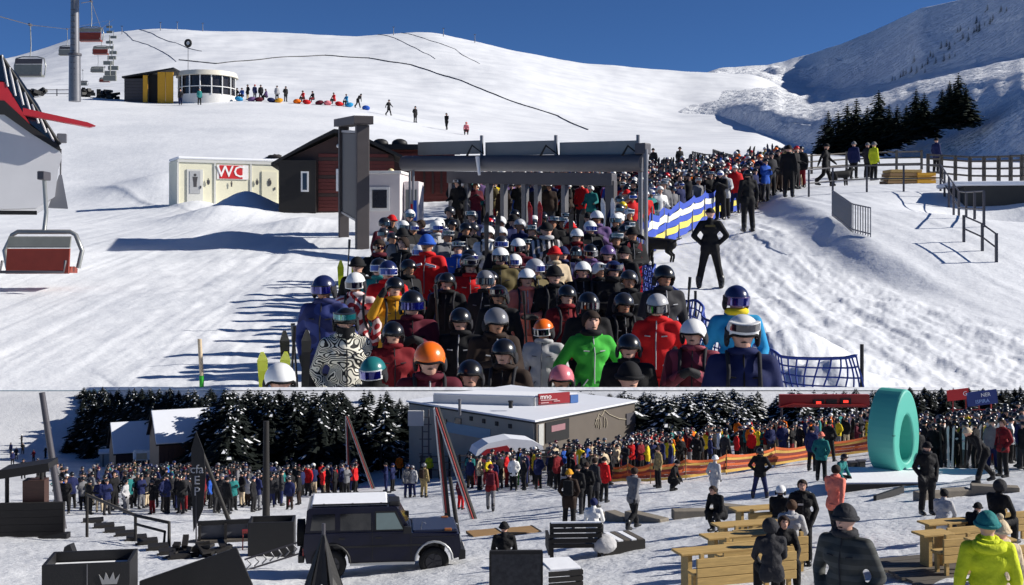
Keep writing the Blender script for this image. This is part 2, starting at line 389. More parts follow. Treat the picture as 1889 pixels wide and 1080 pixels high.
# ------------------------------------------------------------------ people: one continuous body grown from tapered limbs
JK, TR, SK, BT, GLV, HR = range(6)
def rotx(p, piv, a):
    p = Vector(p)-Vector(piv); return Vector(piv)+Euler((a, 0, 0)).to_matrix() @ p
def make_pose(arms='down', legs='stand', lean=0.0, coat=False, hr=0.0):
    c = []          # (p0, p1, r0, r1, label)
    J = {}
    zp = 0.93
    dy = 0.0
    if legs.startswith('sit'): zp = 0.53
    if legs == 'crouch': zp = 0.5
    up = zp-0.93
    piv = (0, 0, zp)
    T = lambda x, y, z: rotx((x, y, z+up), piv, lean)
    # torso
    c += [(T(-.07,0,.93), T(.07,0,.93), .128, .128, JK), (T(-.065,0,1.1), T(.065,0,1.1), .118, .118, JK), (T(0,0,.95), T(0,0,1.35), .125, .13, JK),
          (T(-.085,0,1.3), T(.085,0,1.3), .125, .128, JK), (T(-.155,0.01,1.425), T(.155,0.01,1.425), .072, .072, JK), (T(0,.01,1.40), T(0,.0,1.505), .09, .075, JK)]
    hd = T(0, -.015, 1.65)
    c += [(T(0,.01,1.46), T(0,-.005,1.58), .06, .06, SK), (hd+Vector((0,.012,.0)), hd+Vector((0,-.005,.005)), .094, .09, SK), (hd+Vector((0,-.03,-.065)), hd+Vector((0,-.038,-.085)), .068, .05, SK),
          (hd+Vector((0,-.09,-.012)), hd+Vector((0,-.108,-.035)), .012, .018, SK)]
    for s in (-1, 1): c.append((hd+Vector((s*.092,.012,.01)), hd+Vector((s*.096,.018,-.022)), .017, .013, SK))
    J['head'] = hd
    for s in (-1, 1):
        sh = T(s*.185, .01, 1.42)
        A = arms if isinstance(arms, str) else arms[0 if s < 0 else 1]
        el, wr = {'down': ((.265,.03,1.14), (.265,-.05,.90)), 'pocket': ((.29,.07,1.15), (.2,-.09,.95)), 'poles': ((.265,.02,1.15), (.25,-.24,1.08)),
                  'phone': ((.25,-.05,1.16), (.08,-.24,1.28)), 'cross': ((.27,-.04,1.16), (.02,-.2,1.15)), 'back': ((.25,.15,1.16), (.27,.22,.93)), 'fwd': ((.25,-.14,1.17), (.24,-.34,1.02)),
                  'up': ((.3,-.12,1.3), (.2,-.2,1.52)), 'table': ((.25,-.17,1.16), (.16,-.36,1.06)), 'hips': ((.36,.05,1.16), (.19,-.05,.99))}[A]
        el = T(s*el[0], el[1], el[2]); wr = T(s*wr[0], wr[1], wr[2])
        c += [(sh, el, .078, .06, JK), (el, wr, .061, .05, JK)]
        h = (wr-el).normalized(); c += [(wr, wr+h*.055, .043, .045, GLV), (wr+h*.055, wr+h*.14, .044, .03, GLV), (wr+h*.03, wr+h*.08+Vector((-s*.05, -.02, .01)), .022, .017, GLV)]
        J['hand%d' % s] = wr+h*.09
        hip = Vector((s*.09, 0, zp-.05))
        if legs == 'stand': kn, an = (s*.115, -.015, .5), (s*.13, .02, .11)
        elif legs == 'wide': kn, an = (s*.17, -.02, .5), (s*.24, .02, .11)
        elif legs == 'walk': kn, an = ((s*.1, -.14 if s > 0 else .05, .5), (s*.1, -.24 if s > 0 else .33, .11 if s > 0 else .17))
        elif legs == 'sit': kn, an = (s*.15, -.42, .52), (s*.15, -.42, .11)
        elif legs == 'sit_tuck': kn, an = (s*.15, -.38, .56), (s*.13, -.18, .11)
        elif legs == 'crouch': kn, an = (s*.17, -.36, .46), (s*.15, -.05, .11)
        kn, an = Vector(kn), Vector(an)
        c += [(hip, kn, .112, .082, TR), (kn, an+Vector((0, 0, .06)), .082, .078, TR)]
        ft = (an-kn); toe = Vector((0, -.16, -.045)) if not (legs == 'walk' and s < 0) else Vector((0, -.14, -.09))
        c += [(an+Vector((0, 0, .12)), an, .078, .072, BT), (an+Vector((0, .03, -.05)), an+toe, .06, .05, BT)]
        if coat: c += [(hip+Vector((0, 0, .03)), (hip*.5+kn*.5), .135, .12, JK)]
        else: c += [(hip+Vector((-s*.02, 0, .06)), hip+Vector((0, 0, -.03)), .135, .13, JK)]
    J['caps'] = c; J['lean'] = lean
    return J
def capsule(mb, p0, p1, r0, r1, n=10):
    p0, p1 = Vector(p0), Vector(p1); ax = p1-p0
    ax = ax.normalized() if ax.length > 1e-5 else Vector((0, 0, 1))
    u = ax.orthogonal().normalized(); w_ = ax.cross(u); rings = []
    for t in (-0.999, -.72, -.3, 0): rings.append((p0+ax*(r0*t), r0*math.sqrt(max(1e-4, 1-t*t))))
    for t in (0, .3, .72, 0.999): rings.append((p1+ax*(r1*t), r1*math.sqrt(max(1e-4, 1-t*t))))
    vs = []
    for p, r in rings:
        for i in range(n): a = 2*math.pi*i/n; vs.append(p+(u*math.cos(a)+w_*math.sin(a))*r)
    m = len(rings)
    fs = [(j*n+i, j*n+(i+1)%n, (j+1)*n+(i+1)%n, (j+1)*n+i) for j in range(m-1) for i in range(n)]
    fs += [tuple(range(n))[::-1], tuple(range((m-1)*n, m*n))]
    mb.add(vs, fs)
def body_mesh(J, voxel, ratio, name):
    mb = MB()
    for p0, p1, r0, r1, lb in J['caps']: capsule(mb, p0, p1, r0, r1)
    me = mb.mesh(name); o = bpy.data.objects.new('tmp', me); COL.objects.link(o)
    r = o.modifiers.new('r', 'REMESH'); r.mode = 'VOXEL'; r.voxel_size = voxel
    s_ = o.modifiers.new('s', 'SMOOTH'); s_.iterations = 3; s_.factor = 0.5
    if ratio < 1: d_ = o.modifiers.new('d', 'DECIMATE'); d_.ratio = ratio
    dg = bpy.context.evaluated_depsgraph_get(); out = bpy.data.meshes.new_from_object(o.evaluated_get(dg))
    bpy.data.objects.remove(o); bpy.data.meshes.remove(me)
    if voxel < .035:                                       # eyes, brows, mouth and ears sit in the same surface object
        hd = J['head']; hp_ = J['lean']*.35; R_ = Euler((hp_, 0, 0)).to_matrix(); fm = MB()
        for c0, r0 in (((-.036,-.086,.012), (.015,.008,.008)), ((.036,-.086,.012), (.015,.008,.008)), ((-.036,-.09,.032), (.02,.006,.005)), ((.036,-.09,.032), (.02,.006,.005)), ((0,-.099,-.066), (.026,.007,.006))): fm.ell(c0, r0, 8, 5)
        for v_i in range(len(fm.v)): fm.v[v_i] = tuple(hd+R_ @ Vector(fm.v[v_i]))
        nb = len(out.polygons); bmx = bmesh.new(); bmx.from_mesh(out); tmp = fm.mesh('f'); bmx.from_mesh(tmp); bmx.to_mesh(out); bmx.free(); bpy.data.meshes.remove(tmp)
    else: nb = None
    n = len(out.polygons); cen = np.empty(n*3); out.polygons.foreach_get('center', cen); cen = cen.reshape(-1, 3)
    best = np.full(n, 1e9); lab = np.zeros(n, int)
    for p0, p1, r0, r1, lb in J['caps']:
        a, b = np.array(p0), np.array(p1); ab = b-a; t = np.clip(((cen-a)@ab)/max(1e-9, ab@ab), 0, 1)
        dd = np.linalg.norm(cen-(a+t[:, None]*ab), axis=1)-(r0+(r1-r0)*t)
        k = dd < best; best[k] = dd[k]; lab[k] = lb
    if nb: lab[nb:] = 5
    out.polygons.foreach_set('material_index', lab); out.polygons.foreach_set('use_smooth', np.ones(n, bool)); out.name = name
    for m in (cloth('black'), cloth('black'), SKIN[0], BOOT, GLOVE, plain('eyes_and_brows', (44,30,26), .6)): out.materials.append(m)
    return out
POSES = {
 'stand': make_pose(), 'pocket': make_pose('pocket'), 'poles': make_pose('poles', 'stand'), 'phone': make_pose('phone'), 'cross': make_pose('cross', 'stand', 0.04),
 'wide': make_pose('hips', 'wide'), 'walk': make_pose(('back', 'fwd'), 'walk', 0.06), 'walk2': make_pose(('fwd', 'back'), 'walk', 0.08), 'coat': make_pose('pocket', 'stand', 0.0, True), 'coatwalk': make_pose('pocket', 'walk', 0.03, True),
 'sit': make_pose('table', 'sit', 0.16), 'sitlean': make_pose('table', 'sit_tuck', 0.45), 'bend': make_pose('fwd', 'walk', 0.75), 'crouch': make_pose('fwd', 'crouch', 0.35), 'lookdown': make_pose('phone', 'stand', 0.18), 'up': make_pose(('up', 'pocket'), 'stand')}
BODY = {}
def body(p, lod):
    if (p, lod) not in BODY: BODY[(p, lod)] = body_mesh(POSES[p], 0.019 if lod == 0 else (0.03 if lod == 1 else 0.04), (0.5, 0.22, 0.14)[lod], 'person_body_%s' % p)
    return BODY[(p, lod)]
# headgear, built round the middle of the skull
def dome(rx, ry, rz, lim, nu=24, nv=9, thick=0.012, cz=0.0, ridge=0.0):
    mb = MB(); vs = []; fs = []
    for k, e in enumerate((0.0, -thick)):
        for j in range(nv+1):
            for i in range(nu):
                a = 2*math.pi*i/nu; ph = lim(a)*j/nv
                g = 1+ridge*math.cos(3*a)*math.sin(ph*2)
                vs.append(((rx+e)*g*math.sin(ph)*math.sin(a), -(ry+e)*g*math.sin(ph)*math.cos(a), cz+(rz+e)*math.cos(ph)))
    m = (nv+1)*nu
    for k in range(2):
        for j in range(nv):
            for i in range(nu): q_ = (k*m+j*nu+i, k*m+(j+1)*nu+i, k*m+(j+1)*nu+(i+1)%nu, k*m+j*nu+(i+1)%nu); fs.append(q_ if k == 0 else q_[::-1])
    for i in range(nu): fs.append((nv*nu+i, m+nv*nu+i, m+nv*nu+(i+1)%nu, nv*nu+(i+1)%nu))
    mb.add(vs, fs, 0, True); return mb
def c_(a): return 0.5-0.5*math.cos(a)        # 0 at the face, 1 at the nape
HEADM = {}
def head_parts():
    H = {}
    H['helmet'] = dome(.122, .138, .132, lambda a: 1.48+0.55*smoothstep(0.12, 0.5, c_(a)), ridge=0.012, thick=0.016).mesh('helmet', True)
    mb = MB()                                          # vents as shallow slots
    for s in (-1, 1):
        for k in range(2): mb.box((s*.035, -.05+.075*k, .127-.008*k), (.012, .05, .012), rx=0.12-.25*k)
    H['vent'] = mb.mesh('vent')
    def band(a0, a1, z0, z1, r, ry, n=14, th=.02, zc=0.0):
        m2 = MB(); vs = []
        for i in range(n+1):
            a = a0+(a1-a0)*i/n
            for rr in (r, r-th):
                for z in (z0+zc*math.cos(a), z1): vs.append((rr*math.sin(a), -(rr*ry)*math.cos(a), z))
        fs = []
        for i in range(n):
            o, p = 4*i, 4*i+4; fs += [(o, o+1, p+1, p), (o+2, p+2, p+3, o+3), (o, p, p+2, o+2), (o+1, o+3, p+3, p+1)]
        fs += [(0, 2, 3, 1), (4*n, 4*n+1, 4*n+3, 4*n+2)]
        return m2.add(vs, fs, 0, False)
    H['goggles'] = band(-1.15, 1.15, -.055, .035, .126, 1.12, th=.035).mesh('goggles')
    H['lens'] = band(-.98, .98, -.044, .026, .131, 1.13, th=.02).mesh('lens')
    H['goggles_up'] = band(-1.1, 1.1, .035, .105, .128, 1.12, th=.03).mesh('goggles_up'); H['lens_up'] = band(-.95, .95, .045, .097, .133, 1.13, th=.02).mesh('lens_up')
    H['strap'] = band(1.1, 2*math.pi-1.1, -.02, .022, .131, 1.10, n=20, th=.02).mesh('strap')
    H['ear_pad'] = MB().ell((0,0,0), (.022,.05,.062), 10, 7).mesh('ear_pad')
    H['rim_trim'] = MB().tube([(.116*math.sin(t)*(1.0), -.132*math.cos(t), .132*math.cos(1.48+.55*float(smoothstep(.12,.5,c_(t))))) for t in np.linspace(0, 2*math.pi, 25)[:-1]], .011, 5, closed=True).mesh('rim_trim')
    H['mask'] = dome(.088, .105, .12, lambda a: 1.5, cz=0).mesh('mask')
    H['face_mask'] = band(-1.3, 1.3, -.15, -.045, .10, 1.18, th=.02).mesh('face_mask')
    H['sunglasses'] = band(-1.2, 1.2, -.02, .022, .104, 1.06, th=.012).mesh('sunglasses')
    b = dome(.108, .122, .135, lambda a: 1.55+.12*c_(a), thick=.012)
    ring = [(.110*math.sin(2*math.pi*i/20), -.124*math.cos(2*math.pi*i/20), .012-.02*c_(2*math.pi*i/20)) for i in range(20)]
    b.tube(ring, .02, 6, closed=True); H['beanie'] = b.mesh('beanie')
    H['pompom'] = MB().ell((0, 0, .155), (.045, .045, .042), 10, 7).mesh('pompom')
    H['hair'] = dome(.105, .118, .115, lambda a: 1.0+1.25*smoothstep(0.1, 0.55, c_(a)), ridge=.03).mesh('hair')
    H['hair_long'] = dome(.112, .128, .118, lambda a: 1.0+1.62*smoothstep(0.12, 0.5, c_(a)), ridge=.05).mesh('hair_long')
    cp = dome(.108, .122, .12, lambda a: 1.5, thick=.012)
    cp.prism([(-.07,-.11),(-.055,-.19),(0,-.205),(.055,-.19),(.07,-.11)], .005, .018, 'z'); H['cap'] = cp.mesh('cap')
    H['hood'] = dome(.135, .15, .145, lambda a: 1.1+1.25*smoothstep(0.08, 0.4, c_(a)), thick=.018).mesh('hood')
    H['neck_hood'] = MB().tube([(.12*math.sin(t), .10*(1-math.cos(t))*0.75-.02, -.19+.02*math.cos(t)) for t in np.linspace(.6, 2*math.pi-.6, 12)], .05, 8).mesh('neck_hood')
    H['scarf'] = MB().tube([(.085*math.sin(t), -.09*math.cos(t), -.125) for t in np.linspace(0, 2*math.pi, 15)[:-1]], .036, 8, closed=True).mesh('scarf')
    return H
HEADM = head_parts()
def slotmat(o, i, m):
    o.material_slots[i].link = 'OBJECT'; o.material_slots[i].material = m
def sub(name, key, m, parent, loc=(0,0,0), rot=(0,0,0)):
    me = HEADM[key]
    if len(me.materials) == 0: me.materials.append(m)
    o = bpy.data.objects.new(name, me); COL.objects.link(o); o.parent = parent; o.location = loc; o.rotation_euler = rot
    slotmat(o, 0, m); return o
def person(loc, rz=0.0, scale=1.0, pose='stand', jacket='black', trousers='black', head=('helmet', 'black'), skin=0, lod=1, yaw=0.0, pitch=0.0,
           label='', group=None, jm=None, goggles=None, extra=(), boots=True, gl_mat=None):
    o = bpy.data.objects.new('person', body(pose, lod)); COL.objects.link(o)
    o.location = loc; o.rotation_euler = (0, 0, rz); o.scale = (scale,)*3
    slotmat(o, JK, jm or cloth(jacket)); slotmat(o, TR, cloth(trousers)); slotmat(o, SK, SKIN[skin])
    if gl_mat: slotmat(o, GLV, gl_mat)
    J = POSES[pose]; hp = J['head']; hr = (J['lean']*0.35+pitch, 0, yaw)
    kind, col = head[0], head[1]
    if kind == 'helmet':
        h = sub('helmet', 'helmet', shell(col), o, hp, hr)
        if goggles and lod < 2:
            u_ = '_up' if goggles[0] == 'up' else ''
            gq = sub('goggles', 'goggles'+u_, shell(goggles[1]), h); 
            if lod == 0: sub('strap', 'strap', cloth('charcoal'), h)
            sub('lens', 'lens'+u_, goggles[2], h)
        if lod == 0:
            for s in (-1, 1): sub('ear_pad', 'ear_pad', cloth('charcoal'), h, (s*.112, .018, -.055))
            sub('rim_trim', 'rim_trim', cloth('black'), h)
    elif kind == 'beanie':
        h = sub('beanie', 'beanie', cloth(col), o, hp, hr)
        if 'pompom' in extra: sub('pompom', 'pompom', cloth('beige'), h)
    elif kind == 'none': h = None
    else: h = sub('hair' if kind.startswith('hair') else kind, kind, cloth(col), o, hp, hr)
    if 'sunglasses' in extra: sub('sunglasses', 'sunglasses', LENS, o, hp, hr)
    if 'mask' in extra: sub('face_mask', 'face_mask', cloth('black'), o, hp, hr)
    if 'scarf' in extra: sub('scarf', 'scarf', cloth(extra[extra.index('scarf')+1]), o, hp, (0, 0, 0))
    if 'hood' in extra: sub('jacket_hood', 'neck_hood', jm or cloth(jacket), o, hp+Vector((0, .03, 0)), (0, 0, 0))
    if 'backpack' in extra:
        bpk = MB().box((0, .21, 1.25), (.3, .16, .46)).build('backpack', cloth(extra[extra.index('backpack')+1]), o, bev=.05)
    if 'kit' in extra:                                      # zip, collar, pockets and pull cords of a ski jacket
        acc = cloth(extra[extra.index('kit')+1]); ln_ = J['lean']
        def T_(x, y, z): return rotx((x, y, z), (0, 0, .93), ln_)
        MB().tube([T_(.0, -.132, .98), T_(.0, -.128, 1.12), T_(.0, -.142, 1.3), T_(.0, -.095, 1.43), T_(.0, -.083, 1.5)], .007, 5).build('zip', acc, o)
        MB().tube([T_(.088*math.sin(t), .01-.088*math.cos(t), 1.505+.015*math.cos(t)) for t in np.linspace(0, 2*math.pi, 15)[:-1]], .03, 7, closed=True).build('collar', jm or cloth(jacket), o)
        for s in (-1, 1):
            MB().tube([T_(s*.075, -.128, 1.03), T_(s*.125, -.115, .96)], .008, 5).build('pocket_edge', acc, o)
            MB().tube([T_(s*.06, -.142, 1.33), T_(s*.12, -.125, 1.335)], .007, 5).build('pocket_edge', acc, o)
        MB().tube([T_(.135*math.sin(t)*1.45, -.131*math.cos(t), .885) for t in np.linspace(0, 2*math.pi, 19)[:-1]], .013, 6, closed=True).build('hem', jm or cloth(jacket), o)
        if 'straps' in extra:
            for s in (-1, 1): MB().tube([T_(s*.11, .06, 1.5), T_(s*.115, -.05, 1.495), T_(s*.11, -.135, 1.38), T_(s*.12, -.13, 1.2), T_(s*.16, -.05, 1.08)], .017, 6).build('strap', cloth('charcoal'), o)
    tag(o, label, 'person', group); return o
# ------------------------------------------------------------------ shared builders: fences, nets, trees, crowds
def between(a, b): v = b-a; return math.atan2(v.y, v.x), v.length
def fence(name, label, pts, unit, h, rails, spacing, mp, mr, pw=.1, rw=.06, cat='fence', group=None, round_=False):
    root = thing(name, label, cat, pts[0], 0, 1.0, group); O = pts[0]
    pm = (MB().cyl((0,0,-.3*unit), (0,0,h*unit), pw*unit/2, n=6) if round_ else MB().box((0,0,(h/2-.15)*unit), (pw*unit, pw*unit, (h+.3)*unit))).mesh('post')
    seg = []; tot = 0
    for a, b in zip(pts[:-1], pts[1:]): seg.append((tot, a, b)); tot += (b-a).length
    def at(t):
        for s0, a, b in reversed(seg):
            if t >= s0: return a+(b-a)*min(1.0, (t-s0)/max(1e-6, (b-a).length))
    n = max(1, round(tot/(spacing*unit))); P = [at(tot*i/n) for i in range(n+1)]
    for p in P: obj('post', pm, mp, root, p-O)
    for rz_ in rails:
        mb = MB(); mb.tube([p-O+Vector((0, 0, rz_*unit)) for p in P], rw*unit/2, 5); mb.build('rail', mr, root)
    return root
def banner(name, label, pts, unit, h, cols, sag, mats, pmat, spacing=2.0, cat='net fence', group=None, z0=.1, hole=0):
    """striped safety netting hung between posts: sheet with sagging edges, one row of cells per stripe"""
    root = thing(name, label, cat, pts[0], 0, 1.0, group); O = pts[0]
    P = []
    for a, b in zip(pts[:-1], pts[1:]):
        n = max(1, round((b-a).length/(spacing*unit)))
        for i in range(n): P.append(a+(b-a)*(i/n))
    P.append(pts[-1])
    pm = MB().cyl((0,0,-.2*unit), (0,0,(h+.28)*unit), .022*unit, n=6).mesh('post')
    for p in P: obj('post', pm, pmat, root, p-O)
    sub_ = 8; rows = len(cols)
    for r_ in range(rows):
        vs = []; fs = []; k = 0
        for i in range(len(P)-1):
            for j in range(sub_+(1 if i == len(P)-2 else 0)):
                t = j/sub_; p = P[i].lerp(P[i+1], t)-O; s_ = 4*t*(1-t)*sag
                for e in (0, 1):
                    f_ = (r_+e)/rows; zz = z0+(h*(1-f_))*(1-0.25*s_*(1-f_))-s_*(1-f_)*.55
                    vs.append(p+Vector((0, 0, zz*unit))+Vector((0.05*unit*math.sin(7*t+r_+i), 0.07*unit*math.sin(5*t+2*i+r_*.8), 0)))
                k += 1
        fs = [(2*i, 2*i+2, 2*i+3, 2*i+1) for i in range(k-1)]
        MB().add(vs, fs, 0, True).build('stripe', mats[cols[r_]], root)
    return root
def net_sheet(name, label, pts, unit, h, cell, mat, pmat, sag=.08, spacing=2.2, cat='net fence', wr=.008):
    root = thing(name, label, cat, pts[0], 0, 1.0); O = pts[0]
    tot = 0; seg = []
    for a, b in zip(pts[:-1], pts[1:]): seg.append((tot, a, b)); tot += (b-a).length
    def at(t):
        for s0, a, b in reversed(seg):
            if t >= s0-1e-6: return a+(b-a)*min(1.0, (t-s0)/max(1e-6, (b-a).length))
    np_ = max(1, round(tot/(spacing*unit)))
    pm = MB().cyl((0,0,-.2*unit), (0,0,(h+.2)*unit), .02*unit, n=6).mesh('post')
    for i in range(np_+1): obj('post', pm, pmat, root, at(tot*i/np_)-O)
    n = int(tot/(cell*unit)); m = int(h/cell); g = []
    for i in range(n+1):
        p = at(tot*i/n)-O; t = (i*np_/n) % 1.0; s_ = 4*t*(1-t)*sag
        g.append([p+Vector((0.05*unit*math.sin(i*.7+j*.5), 0.05*unit*math.sin(i*.35+j), (.08+h*j/m*(1-s_))*unit)) for j in range(m+1)])
    mb = MB()
    for i in range(0, n+1): mb.tube(g[i], wr*unit, 3)
    for j in range(m+1): mb.tube([g[i][j] for i in range(n+1)], wr*unit*(1.8 if j == m else 1), 3)
    o = mb.build('netting', mat, root); o['kind'] = 'stuff'
    return root
NEEDLE = plain('spruce_needles', (26,38,28), 0.8, var=0.45, scale=3.0, spec=0.2); BARK = plain('spruce_bark', (52,40,32), 0.9, var=0.3, scale=8, bump=0.5)
NEEDLE2 = plain('spruce_needles_dark', (20,27,24), 0.8, var=0.45, scale=3.0, spec=0.2)
def conifer(seed, h=1.0, r=0.26, whorls=24, br=11, snow=0.0, z0=0.05, droop=0.35):
    rd = random.Random(seed); cr = MB(); sn = MB()
    for k in range(whorls):
        t = k/(whorls-1); z = z0+(h-z0)*t**0.92; rad = r*(1-t)**0.85*(0.8+0.4*rd.random())+0.008
        nb = max(4, int(br*(1-0.55*t))); off = rd.random()*6.28
        for b in range(nb):
            a = off+2*math.pi*b/nb+rd.uniform(-.25, .25); rr = rad*rd.uniform(.65, 1.12); ca, sa = math.cos(a), math.sin(a)
            m_ = 4
            for i in range(m_):
                u0, u1 = i/m_, (i+1.25)/m_
                wd = rr*0.30*(1-0.55*u0)+.006; dz0 = -droop*rr*u0**1.2+rd.uniform(-.008, .008); dz1 = -droop*rr*u1**1.2-.014*rd.random()
                p0 = Vector((ca*rr*u0, sa*rr*u0, z+dz0)); p1 = Vector((ca*rr*u1, sa*rr*u1, z+dz1)); sd_ = Vector((-sa, ca, 0))
                tw = Vector((0, 0, rd.uniform(-.5, .5)*wd))
                cr.add([p0-sd_*wd*.5-tw, p1-sd_*wd*1.0, p1+sd_*wd*.2+Vector((ca, sa, 0))*wd*.5, p0+sd_*wd*.6+tw, p1+sd_*wd*1.0-tw], [(0, 1, 2, 3), (3, 2, 4)])
                if snow and rd.random() < snow*(0.55+0.45*u1):
                    e = Vector((0, 0, .008)); cr_ = [p0-sd_*wd*.35+e, p1-sd_*wd*.6+e, p1+sd_*wd*.6+e, p0+sd_*wd*.4+e]; sn.add(cr_, [(0, 1, 2, 3)])
    tk = MB().cyl((0, 0, -.05*h), (0, 0, h*.96), r*.09, r*.012, 7)
    return tk.mesh('trunk'), cr.mesh('crown'), (sn.mesh('snow_cover') if snow else None)
CONS = [conifer(1, r=.27), conifer(2, r=.22, whorls=26), conifer(3, r=.31, whorls=20)]
CONW = [conifer(5, r=.30, snow=.08, br=13), conifer(6, r=.34, snow=.14, whorls=20, br=13), conifer(7, r=.26, snow=.05, br=12)]
CONQ = [conifer(8, r=.36, snow=.42, whorls=18, br=14), conifer(9, r=.42, snow=.5, whorls=16, br=14)]
CONT = [conifer(11, r=.24, whorls=9, br=6)]
def tree(loc, h, var, label, group, rz=None, needle=None, wide=1.0):
    tk, cr, sn = var
    t = thing('spruce_tree', label, 'tree', loc, random.random()*6 if rz is None else rz, 1.0, group); t.scale = (h*wide, h*wide, h)
    obj('trunk', tk, BARK, t); obj('crown', cr, needle or NEEDLE, t)
    if sn: q_ = obj('snow_cover', sn, SNOWCAP, t); q_['kind'] = 'stuff'
    return t
# crowd bookkeeping: labels that single each person out
PEOPLE = []
ORD = ['leftmost', 'second from left', 'third from left', 'fourth from left', 'fifth from left', 'sixth from left', 'seventh from left', 'eighth from left', 'ninth from left', 'tenth from left']
def crowd_person(px, d, loc, zone, group, **k):
    o = person(loc, group=group, **k)
    hd_ = k['head']; hw = {'helmet': 'helmet', 'beanie': 'beanie', 'hair': 'hair', 'hair_long': 'long hair', 'cap': 'cap', 'hood': 'hood', 'none': 'head'}[hd_[0]]
    PEOPLE.append((px, o, k['jacket'], hd_[1], hw, zone, group)); return o
def label_crowd():
    sets = {}
    for r_ in PEOPLE: sets.setdefault(r_[2:6], []).append(r_)
    for (jk, hc, hw, zone), L_ in sets.items():
        L_.sort(key=lambda r_: r_[0])
        base_ = '%s jacket and %s %s %s' % (jk, hc, hw, zone)
        for i, r_ in enumerate(L_):
            if len(L_) == 1: r_[1]['label'] = 'person with '+base_
            elif len(L_) <= len(ORD): r_[1]['label'] = '%s with %s' % (ORD[i].replace('second from left', 'second-from-left').replace(' from left', '-from-left'), base_)
            else: r_[1]['label'] = 'person with '+base_; r_[1]['group'] = '%s, %s and %s' % (r_[6], jk, hc)
def joined_crowd(name, label, specs):
    """far figures nobody could count: one mesh. specs: (loc, rz, scale, pose, jacket, trousers, helmet)"""
    V_, F_, M_ = [], [], []; mats = []; mi = {}
    def mid(m):
        if m.name not in mi: mi[m.name] = len(mats); mats.append(m)
        return mi[m.name]
    cache = {}
    def arr(me):
        if me.name not in cache:
            v = np.empty(len(me.vertices)*3); me.vertices.foreach_get('co', v)
            cache[me.name] = (v.reshape(-1, 3), [tuple(p.vertices) for p in me.polygons], [p.material_index for p in me.polygons])
        return cache[me.name]
    hm = dome(.122, .138, .132, lambda a: 1.5+.5*c_(a), nu=10, nv=4, thick=.01).mesh('h')
    off = 0
    for loc, rz_, s_, pose, jk, trs, hl in specs:
        R = np.array(Euler((0, 0, rz_)).to_matrix())*s_
        for me, add, mm in ((body(pose, 2), (0,0,0), {JK: mid(cloth(jk)), TR: mid(cloth(trs)), SK: mid(SKIN[0]), BT: mid(BOOT), GLV: mid(GLOVE)}), (hm, tuple(POSES[pose]['head']), {0: mid(shell(hl) if hl != 'dark brown' else cloth(hl))})):
            v, f, m = arr(me)
            V_.append((v+np.array(add)) @ R.T+np.array(loc)); F_ += [tuple(i+off for i in q_) for q_ in f]; M_ += [mm[i] for i in m]; off += len(v)
    me = bpy.data.meshes.new(name); me.from_pydata(np.concatenate(V_).tolist(), [], F_); me.polygons.foreach_set('material_index', M_)
    me.polygons.foreach_set('use_smooth', [True]*len(F_))
    o = obj(name, me, mats); o['kind'] = 'stuff'; o['label'] = label; o['category'] = 'crowd'; return o
JP = ['black']*9+['charcoal']*3+['navy blue']*3+['red']*2+['dark red', 'maroon', 'white', 'light grey', 'grey', 'purple', 'teal', 'blue', 'yellow', 'olive', 'beige', 'dark brown']
TP = ['black']*7+['charcoal']*3+['navy blue']*2+['grey', 'dark brown', 'dark red', 'beige']
HP = [('helmet', 'white')]*9+[('helmet', 'black')]*14+[('helmet', 'charcoal')]*8+[('helmet', 'grey')]*3+[('beanie', 'black')]*4+[('beanie', 'red'), ('helmet', 'navy blue'), ('helmet', 'red'), ('helmet', 'light grey'), ('hair', 'dark brown'), ('helmet', 'orange'), ('beanie', 'grey')]
HPL = [('beanie', 'black')]*8+[('helmet', 'black')]*8+[('beanie', 'charcoal')]*4+[('hair', 'dark brown')]*3+[('helmet', 'charcoal')]*3+[('beanie', 'navy blue')]*2+[('helmet', 'white'), ('beanie', 'maroon'), ('helmet', 'grey'), ('beanie', 'grey')]
QP = ['stand', 'pocket', 'poles', 'phone', 'cross', 'poles', 'stand', 'pocket']
# ================================================================== UPPER TERRACE
# ---- mountain trees
rt = random.Random(3)
for i, (px, y, h_) in enumerate([(1510,300,55),(1528,292,92),(1546,288,88),(1563,287,100),(1580,282,104),(1600,270,80),(1621,262,100),(1640,256,70),(1655,252,66),(1672,246,60),(1690,240,82),(1705,238,74),(1738,222,66),(1752,220,78),(1768,216,88),(1782,210,60)]):
    d = 135-(i*1.9); s_ = F/d
    names = ['small dark spruce at the left end of the spruce group', 'dark spruce, second in the group from the left end', 'dark spruce, third in the group from the left end', 'tall spruce inside the left clump of the group',
      'tallest spruce of the left clump', 'spruce at the right edge of the left clump', 'pointed tall spruce standing alone right of the left clump', 'low spruce just right of the pointed tall spruce', 'low spruce in the middle of the spruce row',
      'shortest spruce before the pair of slim spruces', 'left of the two slim spruces mid row', 'right of the two slim spruces mid row', 'left spruce of the separate group uphill', 'second spruce of the separate group uphill', 'tallest spruce of the separate group uphill', 'small right-hand spruce of the separate group uphill']
    loc = W(px, y, d*K)
    tree(loc-Vector((0, 0, .6*K)), h_/s_*K*1.05, CONS[i % 3], names[i], 'spruces on the shaded slope', wide=1.55)
for i in range(46):                                            # scattered trees on the shaded ridge
    t = i/46; px = 1655+200*t+rt.uniform(-14, 14); y = 150-130*t+rt.uniform(-14, 16)
    j = int(np.argmin(np.abs(cols-px))); colz = MG[92:150, j]; ys = HOR-colz[:, 2]/colz[:, 1]*F; k = int(np.argmin(np.abs(ys-y)))
    p = colz[k]; tree((p[0]*K, p[1]*K, CAMZ+p[2]*K-.5*K), rt.uniform(9, 19)*p[1]/F*K, CONT[0], 'tiny dark tree scattered on the shaded ridge below the summit', 'tiny trees on the ridge', wide=1.3)

